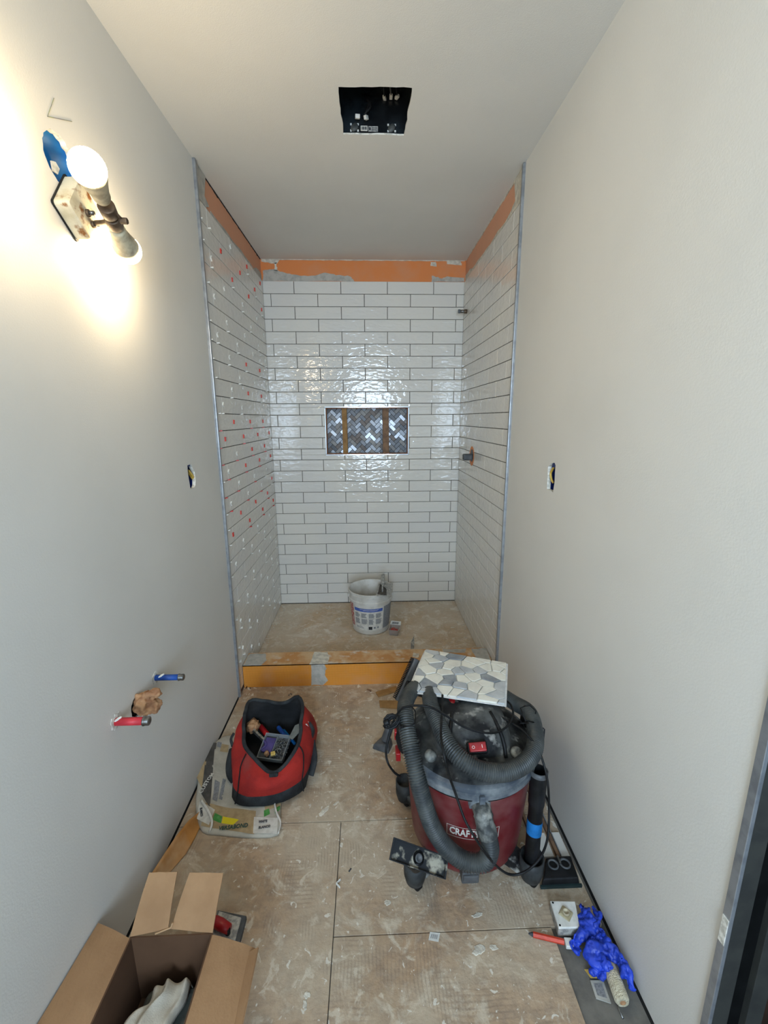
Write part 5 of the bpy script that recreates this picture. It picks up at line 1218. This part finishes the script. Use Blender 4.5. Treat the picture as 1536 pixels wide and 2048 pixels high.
# gloves: palm and fingers, remeshed into soft rubber
def glove(name, label, palm, cuff, fingers, zoff, mt):
    bm = B(); tube(bm, spline([cuff, cuff.lerp(palm, .5)+Vector((0, 0, .004)), palm], .006), lambda t_: .027+.004*math.sin(3*t_), 14, flat=.4)
    bmesh.ops.create_icosphere(bm, subdivisions=3, radius=.031, matrix=Matrix.Translation(palm) @ Matrix.Diagonal((1, 1, .42, 1)))
    for f_ in fingers: tube(bm, spline([palm]+f_, .005), lambda t_: .0145-.004*t_, 12, flat=.55)
    o = obj(name, bm, mt, None, True)
    r = o.modifiers.new('remesh', 'REMESH'); r.mode = 'VOXEL'; r.voxel_size = .0018; r.use_smooth_shade = True
    for i, (sc_n, st) in enumerate(((.045, .016), (.020, .007))):
        tx = bpy.data.textures.new('fold', 'MARBLE'); tx.noise_scale = sc_n; tx.turbulence = 9; tx.marble_type = 'SHARP'
        d = o.modifiers.new('folds', 'DISPLACE'); d.texture = tx; d.strength = st; d.texture_coords = 'GLOBAL'; d.mid_level = .8
    q_ = o.modifiers.new('smooth', 'SMOOTH'); q_.iterations = 3
    return tag(o, label, 'glove')
glove('rubber_glove', 'crumpled blue rubber glove with fingers pointing to the white box', PZ(1185, 1862, .030), PZ(1205, 1895, .028),
      [[PZ(1170, 1838, .034), PZ(1163, 1808, .026)], [PZ(1180, 1836, .040), PZ(1172, 1815, .036)], [PZ(1195, 1832, .036), PZ(1186, 1815, .030)], [PZ(1165, 1868, .03), PZ(1148, 1888, .012), PZ(1160, 1905, .012)], [PZ(1165, 1852, .03), PZ(1157, 1835, .02)]], 0, m_glove)
glove('rubber_glove', 'second crumpled blue rubber glove with fingers draped over the roller', PZ(1195, 1912, .022), PZ(1175, 1888, .030),
      [[PZ(1205, 1940, .016), PZ(1200, 1962, .010)], [PZ(1190, 1935, .014), PZ(1182, 1948, .010)], [PZ(1235, 1915, .040), PZ(1258, 1950, .036), PZ(1265, 1978, .020)], [PZ(1222, 1898, .040), PZ(1240, 1925, .040), PZ(1250, 1955, .034)], [PZ(1210, 1925, .036), PZ(1222, 1940, .040)]], 0, m_glove)
# paint roller sleeve
rl0, rl1 = PZ(1218, 1930, .020), PZ(1246, 2006, .020); rs_ = thing('roller_sleeve', 'pale fluffy mini paint roller sleeve under the blue gloves', 'roller', rl0)
Lr = (rl1-rl0).length
bm = B(); lathe(bm, rl0, [(.013, 0), (.0172, .005), (.0178, Lr*.5), (.0175, Lr-.006), (.014, Lr), (.007, Lr), (.006, Lr-.02)], 28, rl1-rl0); obj('nap', bm, m_roll, rs_, True)
bm = B(); lathe(bm, rl1, [(.0072, -.018), (.0072, .0006), (.0052, .0006), (.0050, -.015)], 18, rl1-rl0); obj('core', bm, m_paper, rs_, True)
bm = B(); tube(bm, [PZ(1230, 2000, .004), PZ(1246, 2037, .004)], .0025, 8); tag(obj('steel_rod', bm, m_steel, smooth=True), 'thin steel rod sticking out under the roller sleeve', 'rod')
# printed packet
pk = thing('printed_packet', 'small clear packet with a printed card beside the roller sleeve', 'packet', PZ(1200, 1985, 0))
q = [PZ(1192, 1998, -.010), PZ(1222, 2008, -.010), PZ(1206, 1962, -.010), PZ(1180, 1962, -.010)]
bm = B(); prism(bm, q, (0, 0, .003)); obj('packet', bm, M('packet_film', '#b9b7ae', '#a8a69c', scale=40, rough=.3), pk)
bm = B(); cq_ = sum(q, Vector())/4; prism(bm, [p.lerp(cq_, .35)+Vector((0, 0, .003)) for p in q], (0, 0, .0006)); obj('printed_card', bm, m_lgrey, pk)
bm = B(); prism(bm, [q[3].lerp(q[2], .1)+Vector((0, .004, .003)), q[3].lerp(q[2], .6)+Vector((0, .004, .003)), q[3].lerp(q[2], .6)+Vector((-.003, .022, .003)), q[3].lerp(q[2], .05)+Vector((-.006, .022, .003))], (0, 0, .001)); obj('yellow_corner', bm, m_brass, pk)
# sticker, stray spacer, small bits on the floor
st = thing('sticker', 'small white barcode sticker stuck to the floor boards', 'sticker', PZ(867, 1874, 0))
q = [PZ(857, 1880, .0004), PZ(877, 1884, .0004), PZ(880, 1866, .0004), PZ(860, 1864, .0004)]
bm = B(); prism(bm, q, (0, 0, .0006)); obj('sheet', bm, m_wcable, st)
bm = B()
for i in range(7):
    u0, u1 = .16+i*.10, .16+i*.10+.05; prism(bm, [q[0].lerp(q[1], u).lerp(q[3].lerp(q[2], u), v)+Vector((0, 0, .0006)) for u, v in ((u0, .25), (u1, .25), (u1, .75), (u0, .75))], (0, 0, .0002))
obj('barcode', bm, m_lgrey, st)
o = bpy.data.objects.new('tile_spacer', vmesh(m_spw)); c = PZ(672, 1769, .0005); o.location = c; o.rotation_euler = (0, -math.pi/2, -math.pi/2); o.location.z = .0005; COL.objects.link(o); tag(o, 'white V-shaped tile spacer lying alone in the middle of the floor', 'spacer')
o.rotation_euler = (0, -math.pi/2, math.pi/2+math.pi); 
bm = B()
for px, py in ((500, 1376), (578, 1390), (582, 1388), (560, 1480), (700, 1740)):
    c = PZ(px, py, .001); box(bm, (-.002, -.006, -.001), (.002, .006, .001), Matrix.Translation(c) @ Matrix.Rotation(px, 4, 'Z'))
o = obj('floor_debris', bm, m_ltxt, fl); o['kind'] = 'stuff'
bm = B(); tube(bm, [PZ(492, 1377, .001), PZ(497, 1366, .014)], .002, 6); tag(obj('stray_screw', bm, m_jambd), 'short dark screw standing at the left end of the curb', 'screw')
# loose crumbs of thinset along the shower edges
bm = B(); rc = random.Random(4)
for i in range(150):
    s = rc.random(); x = (.012+abs(rc.gauss(0, .02))) if s < .35 else (W-.012-abs(rc.gauss(0, .03))) if s < .75 else rc.uniform(.05, W-.05)
    y = rc.uniform(2.26, 3.12) if s < .75 else YB-.012-abs(rc.gauss(0, .03)); r_ = rc.uniform(.002, .006)
    bmesh.ops.create_icosphere(bm, subdivisions=1, radius=r_, matrix=Matrix.Translation((x, y, .0145)) @ Matrix.Diagonal((1, rc.uniform(.5, 1.4), .4, 1)))
o = obj('thinset_crumbs', bm, m_thinw, fl); o['kind'] = 'stuff'
